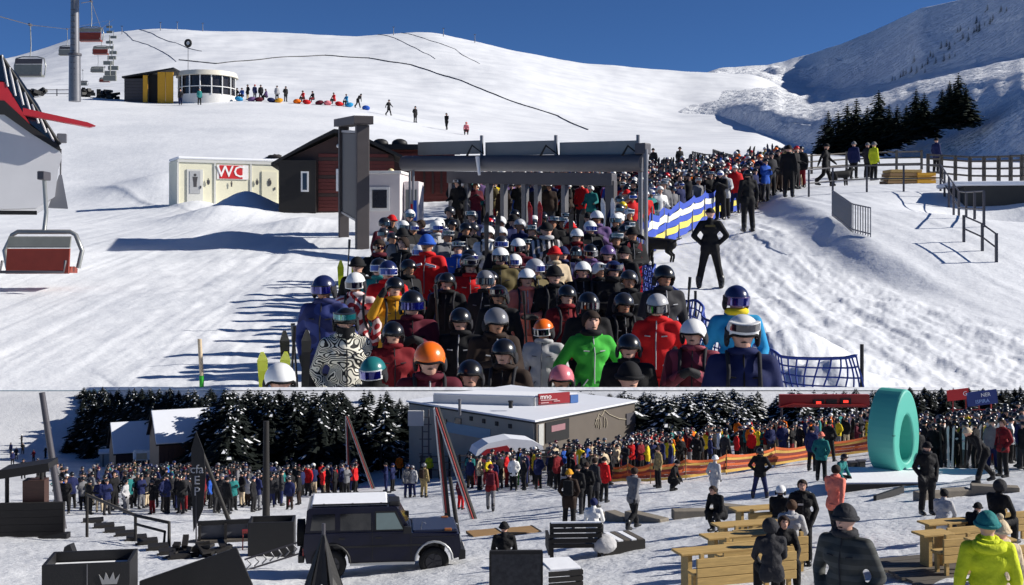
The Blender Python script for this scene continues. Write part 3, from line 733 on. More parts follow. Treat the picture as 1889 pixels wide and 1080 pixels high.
# ---- snow fences drawn across the ski hill
def hill(px, d, up=0.0): return U(px, d, up)
def find_d(px, y, lo, hi):
    best = (1e9, lo)
    for d in np.geomspace(lo, hi, 240):
        yy = HOR-uz(px, d)/d*F
        if abs(yy-y) < best[0]: best = (abs(yy-y), d)
    return best[1]
def hill_line(pp, lo=185, hi=505): return [hill(px, find_d(px, y, lo, hi)) for px, y in pp]
DKNET = plain('dark_safety_net', (46,46,52), 0.8, var=0.2)
for nm, pp, hh in (('long snow fence running down from the bar across the ski hill', [(330,112),(400,118),(500,108),(600,103),(680,108),(760,121),(830,143),(900,170),(960,193),(1030,215),(1085,240)], 3.4),
                   ('snow fence curving down from the hilltop left of the bar roof', [(226,54),(245,75),(275,84),(300,96),(325,114)], 1.7),
                   ('snow fence running diagonally below the hilltop', [(257,44),(290,68),(330,82),(372,95)], 1.7),
                   ('snow fence on the middle crest of the ski hill', [(697,54),(730,72),(765,88),(803,109)], 1.7),
                   ('right-hand snow fence below the middle crest', [(740,55),(790,75),(840,92),(885,118)], 1.7)):
    P = hill_line(pp); r_ = thing('snow_fence', nm, 'fence', P[0], 0, 1.0, 'snow fences on the ski hill')
    dn = []
    for a, b in zip(P[:-1], P[1:]):
        for t in np.linspace(0, 1, 7)[:-1]:
            q_ = a.lerp(b, t); px = q_.x/q_.y*F+944.5; dn.append(U(px, q_.y/K))
    dn.append(P[-1]); vs = []
    for q_ in dn:
        hgt = hh*0.25*q_.y/F*1.3
        vs += [q_-P[0]+Vector((0,0,-.2*K)), q_-P[0]+Vector((0,0,hgt*1.6)), q_-P[0]+Vector((0,.12*K,hgt*1.6)), q_-P[0]+Vector((0,.12*K,-.2*K))]
    fs = []
    for i in range(len(dn)-1): fs += [(4*i+k, 4*i+(k+1)%4, 4*i+4+(k+1)%4, 4*i+4+k) for k in range(4)]
    MB().add(vs, fs).build('netting', DKNET, r_)
    pm = MB().cyl((0,0,0), (0,0,1), .06, n=5).mesh('post')
    for i in range(0, len(dn), 3): po = obj('post', pm, DMETAL, r_, dn[i]-P[0]); sc2 = hh*0.25*dn[i].y/F*2.6; po.scale = (K, K, sc2)
for px, y, lab in ((225,29,'slim mast on the left end of the skyline'),(296,22,'mast on the skyline above the bar'),(327,38,'small mast right of the one above the bar'),(374,53,'short mast on the sagging part of the skyline'),(726,47,'mast on the middle crest of the ski hill'),(818,66,'mast on the skyline right of the middle crest'),(876,95,'mast standing on the slope below the right skyline')):
    d = 470; g = U(px, d); MB().cyl((0,0,-1*K), (0,0,3.2*K), .22*K, .10*K, n=6).box((0,0,3.2*K), (1.0*K,.2*K,.2*K)).build('mast', METAL, None, g); o = bpy.data.objects[-1] if False else COL.objects[-1]
    tag(o, lab, 'mast', 'masts on the hilltop')

# ---- chairlift: tower, rope, chairs, valley station
tw = thing('lift_tower', 'grey steel chairlift tower rising out of the frame', 'tower', W(138, 168, 112*K), 0, K)
MB().cyl((0,0,-1), (0,0,3.4), .56, .52, 18).build('lower_tube', METAL, tw)
MB().cyl((0,0,3.4), (0,0,9.6), .42, .36, 18).build('upper_tube', METAL, tw)
MB().cyl((0,0,3.3), (0,0,3.5), .62, .62, 18).build('flange', DMETAL, tw)
B((0,0,9.4), (6.2,.5,.5)).build('crossarm', METAL, tw, bev=.05)
for s in (-1, 1):
    B((s*2.9,0,9.0), (.3,2.2,.3)).build('sheave_beam', DMETAL, tw)
B((0,.2,8.3), (.5,.5,.7)).build('junction_box', BLACKP, tw)
for k in range(14): B((.0,-.50,.4+.55*k), (.42,.04,.05)).build('rung', DMETAL, tw)
CH_SEAT = plain('brown_red_vinyl', (132,54,38), 0.45, var=0.2, scale=4, bump=0.2); CH_GREY = plain('grey_vinyl', (120,122,116), 0.5, var=0.2, scale=4); CH_FR = plain('chair_frame_steel', (150,152,150), 0.35, metal=0.5, var=0.1)
def chair(px, ytop, ybot, wpx, label, seatm, backm, rz=0.0, d=None, hang=2.4):
    wd = 2.2 if d is None else wpx*d/F; d = d or F*wd/wpx; c = W(px, ybot, d*K)
    t = thing('lift_chair', label, 'chairlift chair', c, rz, K, 'chairs of the chairlift')
    hh = (ybot-ytop)*d/F
    MB().prism([(-.16,.02),(.4,.0),(.42,.1),(.2,.16),(-.1,.16)], -wd/2, wd/2, 'x').build('seat', seatm, t, bev=.03)
    MB().prism([(-.30,.0),(-.20,hh*.66),(-.12,hh*.66),(-.2,.0)], -wd/2, wd/2, 'x').build('backrest', seatm, t, bev=.03)
    MB().prism([(-.2,hh*.68),(-.1,hh*.98),(-.03,hh*.98),(-.12,hh*.68)], -wd/2, wd/2, 'x').build('bubble', backm, t, bev=.03)
    pts = [(-wd/2-.1,.12,.12),(-wd/2-.18,.15,hh*.6),(-wd/2-.02,.2,hh*1.02),(-.6,.2,hh*1.1),(.6,.2,hh*1.1),(wd/2+.02,.2,hh*1.02),(wd/2+.18,.15,hh*.6),(wd/2+.1,.12,.12)]
    MB().tube(pts, .055, 8).build('frame', CH_FR, t)
    MB().tube([(-wd/2,-.5,.3),(-wd/2,-.62,.05),(wd/2,-.62,.05),(wd/2,-.5,.3)], .035, 6).build('footrest', DMETAL, t)
    MB().tube([(0,.2,hh*1.1),(0,.35,hh*1.1+hang*.35),(0,.2,hh*1.1+hang)], .05, 8).build('hanger', CH_FR, t)
    B((0,.2,hh*1.1+hang), (.16,.5,.2)).build('grip', DMETAL, t, bev=.02)
    return c+Vector((0, .2*K, (hh*1.1+hang)*K))
tops = [chair(76, 435, 505, 112, 'large red-brown lift chair hanging in front beside the station', CH_SEAT, CH_GREY, 0.06, d=27.5, hang=1.3),
 chair(167, 52, 77, 40, 'brown lift chair against the sky right of the tower', CH_SEAT, CH_GREY, hang=2.6), chair(186, 86, 101, 27, 'small brown lift chair below the one against the sky', CH_SEAT, CH_GREY, hang=2.6),
 chair(180, 124, 134, 23, 'pale lift chair low behind the tower', CH_GREY, CH_GREY, hang=2.4), chair(193, 144, 152, 18, 'small dark lift chair just above the snow left of the bar', CH_SEAT, CH_GREY, hang=2.4)]
tops2 = [chair(54, 108, 142, 50, 'grey lift chair with raised bar at the left edge', CH_GREY, DMETAL, hang=2.6), chair(123, 86, 103, 26, 'dark grey lift chair just left of the tower', CH_GREY, DMETAL, hang=2.6), chair(152, 150, 158, 18, 'tiny lift chair half hidden behind the tower foot', CH_GREY, DMETAL, hang=2.4)]
for k in range(11): 
    t_ = k/10; px = 205+rt.uniform(-6, 7); y = 145-95*t_; d = 190+250*t_
    g = W(px, y, d*K); o = MB().box((0,0,0), (2.0*K,.5*K,.8*K)).tube([(0,0,.4*K),(0,.1*K,2.2*K)], .1*K, 5).build('lift_chair', CH_GREY, None, g)
    tag(o, ORD[min(k, 9)].replace('from left', 'from below').replace('leftmost', 'lowest') if k < 10 else 'topmost', 'chairlift chair', 'distant chairs climbing to the hilltop'); o['label'] = o['label']+' of the tiny chairs climbing the hill'
rope1 = [W(20, 330, 28*K)]+[tops[0], W(150, 6, 95*K), tops[1], tops[2], W(205, 40, 300*K), W(210, 36, 480*K)]
MB().tube(rope1[2:], .035*K, 5).build('haul_rope', DMETAL); tag(COL.objects[-1], 'thin haul rope of the chairlift right of the tower', 'rope')
MB().tube([W(-40, 20, 70*K), tops2[0], tops2[1], W(170, 44, 300*K), W(203, 38, 480*K)], .035*K, 5).build('haul_rope', DMETAL); tag(COL.objects[-1], 'thin haul rope of the chairlift left of the tower', 'rope')
# valley station at the left edge
HULL = plain('station_white_panel', (196,196,198), 0.4, var=0.1, scale=1.5, bump=0.05); STRED = plain('station_red_paint', (176,40,48), 0.4, var=0.12); STGLASS = plain('station_dark_glass', (34,40,52), 0.12, var=0.2, spec=0.8)
dS = 30.0; so_ = W(8, 390, dS*K); um = dS/F
st = thing('lift_station', 'white chairlift station with red trim and dark glass at left edge', 'lift station', so_, 0.38, K)
def sp(px, py): return ((px-8)*um, (390-py)*um)
MB().prism([sp(-420,205), sp(8,209), sp(55,243), sp(101,272), sp(108,285), sp(101,312), sp(95,362), sp(62,384), sp(8,386), sp(-420,386)][::-1], 0, 7).build('hull', HULL, st, bev=.05)
MB().prism([sp(-420,192), sp(8,186), sp(55,232), sp(103,266), sp(106,275), sp(101,275), sp(55,246), sp(8,212), sp(-420,208)][::-1], -.05, 6.6).build('dark_rim', BLACKP, st)
MB().prism([sp(-420,150), sp(8,152), sp(38,204), sp(52,228), sp(8,186), sp(-420,190)][::-1], -.02, 6).build('red_panel', STRED, st)
MB().prism([sp(-420,60), sp(2,104), sp(30,135), sp(66,190), sp(100,262), sp(88,256), sp(52,226), sp(38,202), sp(8,150), sp(-420,100)][::-1], .05, 6.5).build('glazing', STGLASS, st)
for k in range(7):
    a, b = sp(4+13*k, 104+22*k), sp(14+13.2*k, 160+16.5*k); MB().cyl((a[0], -.02, a[1]+.02), (b[0], -.02, b[1]), .028, n=6).build('glazing_bar', HULL, st)
a, b = sp(2, 104), sp(104, 266); MB().cyl((a[0], 0, a[1]+.02), (b[0], 0, b[1]+.02), .045, n=8).build('roof_edge', BLACKP, st)
a, b = sp(40, 207), sp(166, 229); MB().prism([(a[0], a[1]+.06), (a[0], a[1]-.1), (b[0]-.15, b[1]-.06), (b[0], b[1]-.02), (b[0]-.2, b[1]+.06)], -.6, -.3).build('boom', STRED, st, bev=.01)
a = sp(106, 300); MB().cyl((a[0], .3, a[1]+.4), (a[0]-.02, .3, a[1]-1.1), .02, n=6).build('cable_drop', DMETAL, st)
a = sp(108, 250); B((a[0], .4, a[1]), (.24, .2, .24)).build('lamp_housing', METAL, st, bev=.02)
a = sp(104, 375); MB().prism([(a[0]-.28, a[1]-.1), (a[0]+.2, a[1]-.12), (a[0]+.05, a[1]+.75), (a[0]-.02, a[1]+.75)], .2, .6).build('bracket', METAL, st, bev=.02)
B((sp(20,390)[0], .6, -.02), (1.2, .3, .1)).build('under_beam', BLACKP, st)
for i_, (px_, d_) in enumerate(((60, 150), (172, 152), (196, 151))):          # machinery and snow heaps at the loading area
    g = U(px_, d_); m2 = MB(); rq = random.Random(i_)
    for _ in range(16): m2.box((rq.uniform(-1.3,1.3), rq.uniform(-.6,.6), rq.uniform(.1,.9)), (rq.uniform(.4,1.4), rq.uniform(.2,.7), rq.uniform(.15,.5)), rz=rq.uniform(0,3), ry=rq.uniform(-.6,.6))
    o = m2.build('folded_snow_fence', BLACKP, None, g); o.scale = (K,)*3; o['kind'] = 'stuff'
    tag(o, ['heap of dark folded fencing below the grey left chair', 'heap of dark folded fencing left of the bar', 'second heap of dark fencing nearest the bar'][i_], 'fencing')
fence('barrier_fence', 'low dark barrier between the tower foot and the left heap', [U(78, 152), U(108, 152), U(132, 152)], K, .9, (.3, .8), 1.6, DMETAL, DMETAL, .1, .09)

# ---- bar on the knoll
gB = U(265, 148); bar = thing('snow_bar', 'wooden bar with yellow doors and round glazed pavilion on the knoll', 'bar', gB, 0, K)
dB_ = 148.0; ub = dB_/F
def bx_(px): return (px-265)*ub
MB().prism([(-.3,-.6),(4.1,-.6),(4.1,3.7),(-.3,2.9)], bx_(231), bx_(267), 'x').build('side_wall', BLKWOOD, bar)
for k in range(9): B(((bx_(231)+bx_(267))/2, -.33, -.3+.38*k), (bx_(267)-bx_(231), .06, .34)).build('board', plain('charcoal_board', (64,62,66), 0.8, var=0.2, bump=.3), bar)
B((bx_(270), -.4, 1.2), (bx_(274)-bx_(266), .2, 4.2)).build('door_post', YWOOD, bar)
B((bx_(284), .3, 1.4), (bx_(294)-bx_(274), .3, 4.2)).build('recess', BLKWOOD, bar)
for k in range(2): B((bx_(300+14.6*k), -.45, 1.5), (bx_(306.8)-bx_(293), .16, 4.4)).build('door', YWOOD, bar)
MB().prism([(bx_(228),2.95),(bx_(323),4.05),(bx_(323),4.25),(bx_(228),3.15)][::-1], -.7, 4).build('roof', BLACKP, bar)
cx = bx_(374); n_ = 9; rp = bx_(428)-cx
MB().cyl((cx,2.2,-.5), (cx,2.2,1.0), rp*.98, n=20).build('parapet', plain('pavilion_panel', (210,208,204), .5), bar)
MB().cyl((cx,2.2,3.3), (cx,2.2,3.9), rp*1.06, rp*1.0, n=20).build('pavilion_roof', plain('pavilion_roof', (214,208,192), .6), bar)
MB().cyl((cx,2.2,1.0), (cx,2.2,3.3), rp*.93, n=20).build('glass_drum', plain('pavilion_dark_interior', (30,28,32), .25, var=.4), bar)
pm = MB().cyl((0,0,.9), (0,0,3.35), .09, n=6).mesh('pillar')
for k in range(9): a = math.pi*(1+k/8); obj('pillar', pm, plain('white_post', (222,222,220), .5), bar, (cx+rp*.97*math.cos(a), 2.2+rp*.97*math.sin(a), 0))
MB().tube([(cx+rp*.98*math.cos(math.pi*(1+k/16)), 2.2+rp*.98*math.sin(math.pi*(1+k/16)), 1.9) for k in range(17)], .06, 6).build('hand_rail', plain('white_post', (222,222,220), .5), bar)
rs = thing('round_sign', 'dark round sign on a pole above the bar', 'sign', U(347, 158), 0, K)
MB().cyl((0,0,-2), (0,0,8.0), .04, n=6).build('pole', DMETAL, rs); MB().tube([(.36*math.sin(t), 0, 7.6+.42*math.cos(t)) for t in np.linspace(0, 2*math.pi, 17)[:-1]], .16, 8, closed=True).build('ring', BLACKP, rs); MB().cyl((0,-.05,7.6), (0,.05,7.6), .22, n=16).build('disc', plain('white_post', (222,222,220), .5), rs)
# people and beanbags by the bar
rb = random.Random(5)
for px, d, jk, hd_, ps in ((333,143,'charcoal',('hair','dark brown'),'walk'),(368,143,'teal',('hair','dark brown'),'stand'),(527,152,'black',('beanie','black'),'coat'),(511,153,'light grey',('beanie','black'),'stand'),(457,152,'black',('beanie','black'),'coat'),(470,153,'navy blue',('beanie','red'),'stand'),(481,153,'charcoal',('beanie','black'),'stand'),(492,152,'purple',('hair','brown'),'sit'),
      (447,152,'blue',('beanie','black'),'sit'),(436,152,'black',('beanie','black'),'sit'),(560,153,'red',('beanie','black'),'sit'),(578,153,'black',('beanie','black'),'sit'),(617,152,'red',('hair','dark brown'),'sit'),(660,150,'black',('beanie','black'),'bend'),(640,151,'cyan blue',('hair','brown'),'sit'),(717,146,'black',('beanie','black'),'walk'),(766,142,'black',('beanie','black'),'coat'),(824,138,'black',('helmet','black'),'walk'),(860,134,'pink',('helmet','red'),'crouch')):
    crowd_person(px, d, U(px, d), 'by the bar on the knoll' if px < 700 else 'on the knoll right of the bar', 'people near the bar on the knoll', rz=rb.uniform(-1, 1), scale=K*1.12, pose=ps, jacket=jk, trousers=rb.choice(TP), head=hd_, lod=2)
BAG = MB()
BAG.ell((0,0,.3), (.55,.5,.34), 12, 8); bagm = BAG.mesh('beanbag')
for i, (px, cn) in enumerate([(388,'cyan blue'),(400,'cyan blue'),(412,'cyan blue'),(440,'cyan blue'),(465,'purple'),(478,'maroon'),(500,'navy blue'),(515,'mustard yellow'),(548,'orange'),(565,'red'),(590,'maroon'),(604,'pink'),(625,'red'),(645,'cyan blue'),(675,'blue')]):
    g = U(px, 149); me = bagm.copy(); o = obj('beanbag', me, cloth(cn), None, g); o.scale = (K*1.0, K*1.0, K*.9); o.rotation_euler = (0, .2*(-1)**i, i)
    tag(o, '%s beanbag, %s in the row right of the bar' % (cn, (ORD+['eleventh from left', 'twelfth from left', 'thirteenth from left', 'fourteenth from left', 'fifteenth from left'])[i]), 'beanbag', 'beanbags beside the bar')
for px, d, lab in ((436,80,'dark rock poking out of the snow above the toilet container'),(506,92,'small dark rock in the snow above the brown hut')):
    rk = MB(); rk.ell((0,0,.1), (.75,.5,.42), 10, 6); me = rk.mesh('rock')
    for v in me.vertices: v.co *= 1+.5*random.uniform(-.5,.6)
    o = obj('rock', me, plain('dark_rock', (44,40,40), .9, var=.4, bump=.8, bscale=5), None, U(px, d)); o.scale = (K*(1.0 if px < 450 else .8), K, K*(1.15 if px < 450 else .5)); tag(o, lab, 'rock')

# ---- toilet container
CREAM = plain('cream_container_panel', (226,222,196), .55, var=.07, scale=1.5, bump=.08, bscale=9); SHGREY = plain('container_end_panel', (206,206,200), .55, var=.06)
ct = thing('toilet_container', 'cream sanitary container with red WC sign and snow on its roof', 'toilet cabin', U(420, 66)+Vector((0,0,.0)), 0.46, K)
cw, cdp, chh = 5.9, 2.5, 2.35
B((0, 0, chh/2-.2), (cw, cdp, chh+.4)).build('body', CREAM, ct, bev=.02)
for x in (-cw/2, -cw/6, cw/6, cw/2): B((x*.995, -cdp/2-.02, chh/2-.2), (.1, .06, chh+.4)).build('corner_post', SHGREY, ct)
B((0, -cdp/2-.025, chh-.06), (cw, .07, .14)).build('roof_rail', SHGREY, ct)
B((0, 0, chh+.1), (cw*1.0, cdp*1.02, .16)).build('roof_snow', SNOWCAP, ct, bev=.07)
dr = B((-2.05, -cdp/2-.03, .9), (.86, .06, 1.9)).build('door', SHGREY, ct, bev=.01)
B((-2.05, -cdp/2-.075, 1.15), (.56, .02, 1.2)).build('door_panel', plain('door_grey', (168,170,172), .5), dr); B((-1.75, -cdp/2-.10, .9), (.05, .06, .14)).build('handle', DMETAL, dr)
d2 = B((2.0, -cdp/2-.03, .9), (.86, .06, 1.9)).build('door', CREAM, ct, bev=.01); B((2.3, -cdp/2-.08, .9), (.05, .06, .14)).build('handle', DMETAL, d2)
sg = B((-.02, -cdp/2-.035, 1.75), (1.7, .05, .78)).build('sign_panel', plain('white_sign', (240,236,232), .5), ct)
B((-.12, -cdp/2-.065, 1.75), (1.25, .02, .72)).build('red_field', plain('sign_red', (200,36,40), .5), sg)
def text(s, size, mat, parent, loc, rot=(math.pi/2, 0, 0), ext=.01, name='lettering', bold=0.0, align='CENTER'):
    cu = bpy.data.curves.new('t', 'FONT'); cu.body = s; cu.size = size; cu.extrude = ext; cu.offset = bold; cu.align_x = align; cu.align_y = 'CENTER'; cu.resolution_u = 2
    o = bpy.data.objects.new('t', cu); COL.objects.link(o); dg = bpy.context.evaluated_depsgraph_get(); me = bpy.data.meshes.new_from_object(o.evaluated_get(dg))
    bpy.data.objects.remove(o); bpy.data.curves.remove(cu); me.materials.clear(); return obj(name, me, mat, parent, loc, rot)
text('WC', .86, plain('sign_white_letters', (245,243,240), .5), sg, (-.14, -cdp/2-.085, 1.75), bold=.008)
PICT = plain('pictogram_dark', (60,60,64), .6)
def pict(x, z, h_, parent, skirt=False):
    m2 = MB().cyl((x, -cdp/2-.09, z+h_*.42), (x, -cdp/2-.085, z+h_*.42), h_*.11, n=10)
    m2.prism([(x-h_*.2, z+h_*.28), (x+h_*.2, z+h_*.28), (x+(h_*.26 if skirt else h_*.13), z-h_*.15), (x+h_*.12, z-h_*.5), (x-h_*.12, z-h_*.5), (x-(h_*.26 if skirt else h_*.13), z-h_*.15)][::-1], -cdp/2-.09, -cdp/2-.085); m2.build('pictogram', PICT, parent)
pict(-2.05, 1.25, .7, dr); pict(-1.35, 1.2, .34, ct, True); pict(-.1, 1.1, .3, ct); pict(1.3, 1.25, .34, ct, True); pict(2.0, 1.25, .4, d2, True)

# ---- brown hut, red-brown lodge behind, white booth
hut = thing('ticket_hut', 'dark brown timber hut with gable roof behind the board', 'hut', U(628, 58), 0.10, K)
hw, hd2 = 5.6, 3.4
MB().prism([(-2.75,-.5),(2.6,-.5),(2.6,2.5),(.6,3.35),(-.2,3.4),(-2.75,2.2)], -hd2/2, hd2/2).build('wall', DWOOD, hut)
for k in range(17):
    z = -.2+.17*k; xr = 2.6 if z < 2.4 else 2.6-(z-2.4)*2.3; xl = -.95
    B(((xl+xr)/2, -hd2/2-.03, z), (xr-xl, .06, .155), rx=.06).build('board', REDWOOD if k % 5 else DWOOD, hut)
MB().prism([(-3.1,1.98),(-1.2,3.05),(-.2,3.55),(.6,3.5),(3.0,2.35),(3.0,2.5),(.6,3.66),(-.2,3.72),(-1.2,3.2),(-3.1,2.12)][::-1], -hd2/2-.55, hd2/2+.4).build('roof', BLACKP, hut)
B((-1.9, -hd2/2-.25, .9), (1.7, .5, 2.7)).build('porch', BLKWOOD, hut)  # solid block; the porch's shade is put into its black colour
wn = B((.35, -hd2/2-.1, 1.35), (.95, .1, 1.05)).build('window', plain('white_window_frame', (232,230,226), .5), hut); B((.35, -hd2/2-.16, 1.35), (.68, .03, .8)).build('pane', STGLASS, wn)
w2 = B((-1.55, -hd2/2-.52, 1.25), (.36, .06, .95)).build('window', plain('white_window_frame', (232,230,226), .5), hut); B((-1.55, -hd2/2-.56, 1.25), (.2, .03, .78)).build('pane', STGLASS, w2)
MB().ell((2.45, -hd2/2-.15, 1.75), (.16,.12,.16), 10, 8).build('lamp_globe', plain('lamp_globe_glass', (240,220,170), .3), hut); MB().ell((.0, -hd2/2-.2, 2.95), (.12,.12,.1), 8, 6).build('lamp_globe', plain('white_post', (222,222,220), .5), hut)
lod_ = thing('lodge', 'red-brown timber lodge half hidden behind the gate', 'hut', U(770, 64), 0.05, K)
MB().prism([(-2.6,-.5),(2.0,-.5),(2.0,2.7),(-2.6,2.7)], -1.5, 1.5).build('wall', REDWOOD, lod_)
for k in range(12): B((-.3, -1.53, -.1+.22*k), (4.6, .06, .2), rx=.05).build('board', REDWOOD, lod_)
MB().prism([(-2.9,2.6),(2.3,2.6),(2.3,2.85),(-2.9,2.85)][::-1], -2.1, 1.8).build('roof', BLACKP, lod_)
d3 = B((-.9, -1.6, 1.0), (.9, .1, 2.0)).build('door', DWOOD, lod_); wn = B((-2.0, -1.6, 1.5), (.7, .1, .9)).build('window', plain('white_window_frame', (232,230,226), .5), lod_); B((-2.0, -1.66, 1.5), (.5, .03, .7)).build('pane', STGLASS, wn)
for k in range(3): B((.4+.45*k, -1.62, 1.4), (.12, .06, 2.2)).build('batten', DWOOD, lod_)
for k, x in enumerate((-1.9, -.9)): o = MB().ell((0,0,0), (.42,.35,.26), 12, 8).build('roof_vent', BLACKP, lod_, (x, -1.2, 2.95))
bo = thing('booth', 'small white booth with a window beside the dark board', 'booth', U(716, 43), -0.12, K)
B((0, 0, .85), (1.2, 1.5, 2.5)).build('wall', plain('booth_white_panel', (216,208,208), .5, var=.08), bo, bev=.02)
B((0, 0, 2.15), (1.32, 1.62, .1)).build('roof', plain('white_window_frame', (232,230,226), .5), bo, bev=.02)
wn = B((-.12, -.78, 1.2), (.72, .08, .85)).build('window', plain('white_window_frame', (236,236,234), .4), bo); B((-.12, -.83, 1.2), (.52, .03, .64)).build('pane', STGLASS, wn)
B((.9, .2, .75), (.55, .9, 2.2)).build('side_box', plain('booth_white_panel', (216,208,208), .5), bo, bev=.02); B((.9, -.27, .8), (.4, .04, 1.5)).build('side_pane', plain('booth_dark_pane', (96,104,106), .3), bo)
pn = thing('painted_skis', 'upright red and blue banner pole before the white booth', 'banner', U(757, 33), 0, K)
MB().cyl((0,0,-.5), (0,0,2.1), .02, n=6).build('pole', METAL, pn); B((.03, 0, 1.25), (.07, .03, .8)).build('red_strip', cloth('red'), pn); B((.13, 0, 1.3), (.09, .03, .9)).build('blue_strip', cloth('blue'), pn)

# ---- dark board on two posts
A_, B_ = U(634, 41.5), U(668, 37.2); rz_, ln = between(A_, B_); ln /= K
bd = thing('notice_board', 'tall dark notice board on two thick timber posts', 'board', A_, rz_, K); dzb = (B_.z-A_.z)/K
GB = plain('board_dark_grey_timber', (74,68,68), .7, var=.25, scale=3, bump=.4, bscale=14)
B((0, 0, 1.7), (.3, .34, 4.3)).build('post', GB, bd, bev=.02); B((ln, 0, 1.7+dzb), (.38, .40, 4.3)).build('post', GB, bd, bev=.02)
MB().prism([(.15,.9),(ln-.19,.9+dzb),(ln-.19,3.6+dzb),(.15,3.6)], -.08, .08).build('panel', plain('board_panel_black', (40,38,42), .55, var=.2), bd)
MB().prism([(-.35,3.86),(ln+.35,3.86+dzb),(ln+.35,4.12+dzb),(-.35,4.12)], -.3, .3).build('cap_beam', GB, bd, bev=.03)
MB().prism([(.15,3.62),(ln-.19,3.62+dzb),(ln-.19,3.7+dzb),(.15,3.7)], -.11, .11).build('frame_rail', METAL, bd); MB().prism([(.15,.82),(ln-.19,.82+dzb),(ln-.19,.89+dzb),(.15,.89)], -.11, .11).build('frame_rail', METAL, bd)

# ---- entry gate with folding panels, and the smaller gate behind
A_, B_ = U(752, 37.5), U(1184, 32.0); rz_, ln = between(A_, B_); ln /= K; dzb = (B_.z-A_.z)/K
gt = thing('entry_gate', 'large grey steel entry gate with three tilted panels over the queue', 'gate', A_, rz_, K)
for x in (0, .32, ln-.12, ln+.16): MB().cyl((x, (.1 if x in (0, ln-.12) else -.08), -.5), (x, (.1 if x in (0, ln-.12) else -.08), 2.85+dzb*x/ln+(.25 if x > 2 else 0)), .065 if x > 2 else .04, n=10).build('post', METAL, gt)
def gz(x): return dzb*x/ln
hdm = plain('gate_header_grey', (86,84,88), .45, var=.12, scale=2, bump=.1); pnm = plain('gate_panel_grey', (128,128,126), .4, metal=.3, var=.15, scale=1.5)
MB().tube([(-.15, 0, 2.62+gz(-.15)), (ln*.5, 0, 2.68+gz(ln*.5)), (ln+.05, 0, 2.74+gz(ln))], .24, 16).build('header_tube', hdm, gt)
for k in range(3):
    x0, x1 = .3+k*(ln-.4)/3, .3+(k+1)*(ln-.4)/3-.16
    MB().prism([(x0, 2.9+gz(x0)), (x1, 2.96+gz(x1)), (x1, 3.36+gz(x1)), (x0, 3.3+gz(x0))], .15, .2).build('panel', pnm, gt, bev=.01)
    m2 = MB().tube([(x1-.35, -.1, 2.9+gz(x1)), (x1-.1, -.15, 3.2+gz(x1)), (x1+.12, .1, 2.95+gz(x1)), (x1+.05, .1, 3.45+gz(x1))], .035, 6); m2.build('bracket', BLACKP, gt)
    MB().cyl((x1+.06, .1, 2.8+gz(x1)), (x1+.06, .1, 3.5+gz(x1)), .05, n=8).build('hinge_post', METAL, gt)
MB().cyl((ln*.36, -.28, 2.85+gz(ln*.36)), (ln*.37, -.3, 2.3+gz(ln*.36)), .07, .04, n=8).build('light_tube', plain('white_sign', (240,236,232), .5), gt)
B((ln+.02, 0, 3.12+gz(ln)), (.34, .3, .3)).build('post_head', DMETAL, gt, bev=.03)
A_, B_ = U(832, 43.5), U(1128, 40.5); rz_, ln = between(A_, B_); ln /= K; dzb = (B_.z-A_.z)/K
g2 = thing('turnstile_gate', 'smaller grey steel gate with eight posts behind the entry gate', 'gate', A_, rz_, K)
MB().prism([(-.05,1.75),(ln+.1,1.75+dzb),(ln+.1,2.17+dzb),(-.05,2.17)], -.22, .22).build('header_beam', hdm, g2, bev=.03)
for x in (.05, .72, 1.6, 2.2, 3.05, 3.55, 4.6, ln-.02):
    B((x, 0, .6+gz(x)*.5), (.16 if x < ln-.5 else .34, .3, 2.4)).build('post', METAL if x < ln-.5 else hdm, g2, bev=.02)

# ---- nets and fences along the queue
NETB = plain('blue_net_cord', (40,66,150), .7, var=.15); STRIPE = {'b': plain('banner_blue', (40,70,170), .7, var=.2, bump=.3), 'w': plain('banner_white', (214,214,200), .7, var=.1, bump=.3), 'y': plain('banner_yellow', (214,200,90), .7, var=.12, bump=.3)}
banner('safety_banner', 'blue, white and yellow safety banner sagging beside the queue', [U(1138, 24.5), U(1150, 30), U(1225, 36), U(1300, 42), U(1362, 47)], K, 1.15, 'bwbyb', .2, STRIPE, METAL, 1.9)
net_sheet('safety_net', 'blue mesh safety net curving along the queue to the terrace edge', [U(1152, 30), U(1178, 24.5), U(1215, 20), U(1275, 17), U(1350, 14.6), U(1440, 13.4), U(1540, 13.0), U(1590, 12.6)], K, 1.25, .105, NETB, BLACKP, .12, wr=.012)
fence('corral_fence', 'wooden rail fence behind the queue below the spruces', [U(1276, 74), U(1320, 68), U(1400, 66), U(1480, 68), U(1560, 70), U(1640, 70), U(1700, 70)], K, 1.15, (.35, .7, 1.05), 1.5, GREYWOOD, GREYWOOD, .12, .09)
fence('corral_fence', 'angled wooden rail fence climbing the snow left of the spruces', [U(1278, 86), U(1300, 80), U(1346, 74)], K, 1.2, (.3, .6, .9, 1.15), 1.2, GREYWOOD, GREYWOOD, .12, .09)
fence('corral_fence', 'second angled rail fence crossing the first left of the spruces', [U(1316, 88), U(1330, 82), U(1350, 76)], K, 1.2, (.3, .6, .9, 1.15), 1.2, GREYWOOD, GREYWOOD, .12, .09)
fence('corral_fence', 'wooden rail fence at the right edge beyond the railing', [U(1712, 62), U(1790, 58), U(1850, 55), U(1930, 50)], K, 1.25, (.3, .65, 1.0, 1.2), 1.3, GREYWOOD, GREYWOOD, .14, .1)
fence('stair_railing', 'dark steel railing along the bank right of the track', [U(1492, 44), U(1545, 45), U(1600, 45), U(1660, 45), U(1735, 45)], K, 1.0, (.5, 1.0), 1.25, DMETAL, DMETAL, .06, .055, cat='railing')
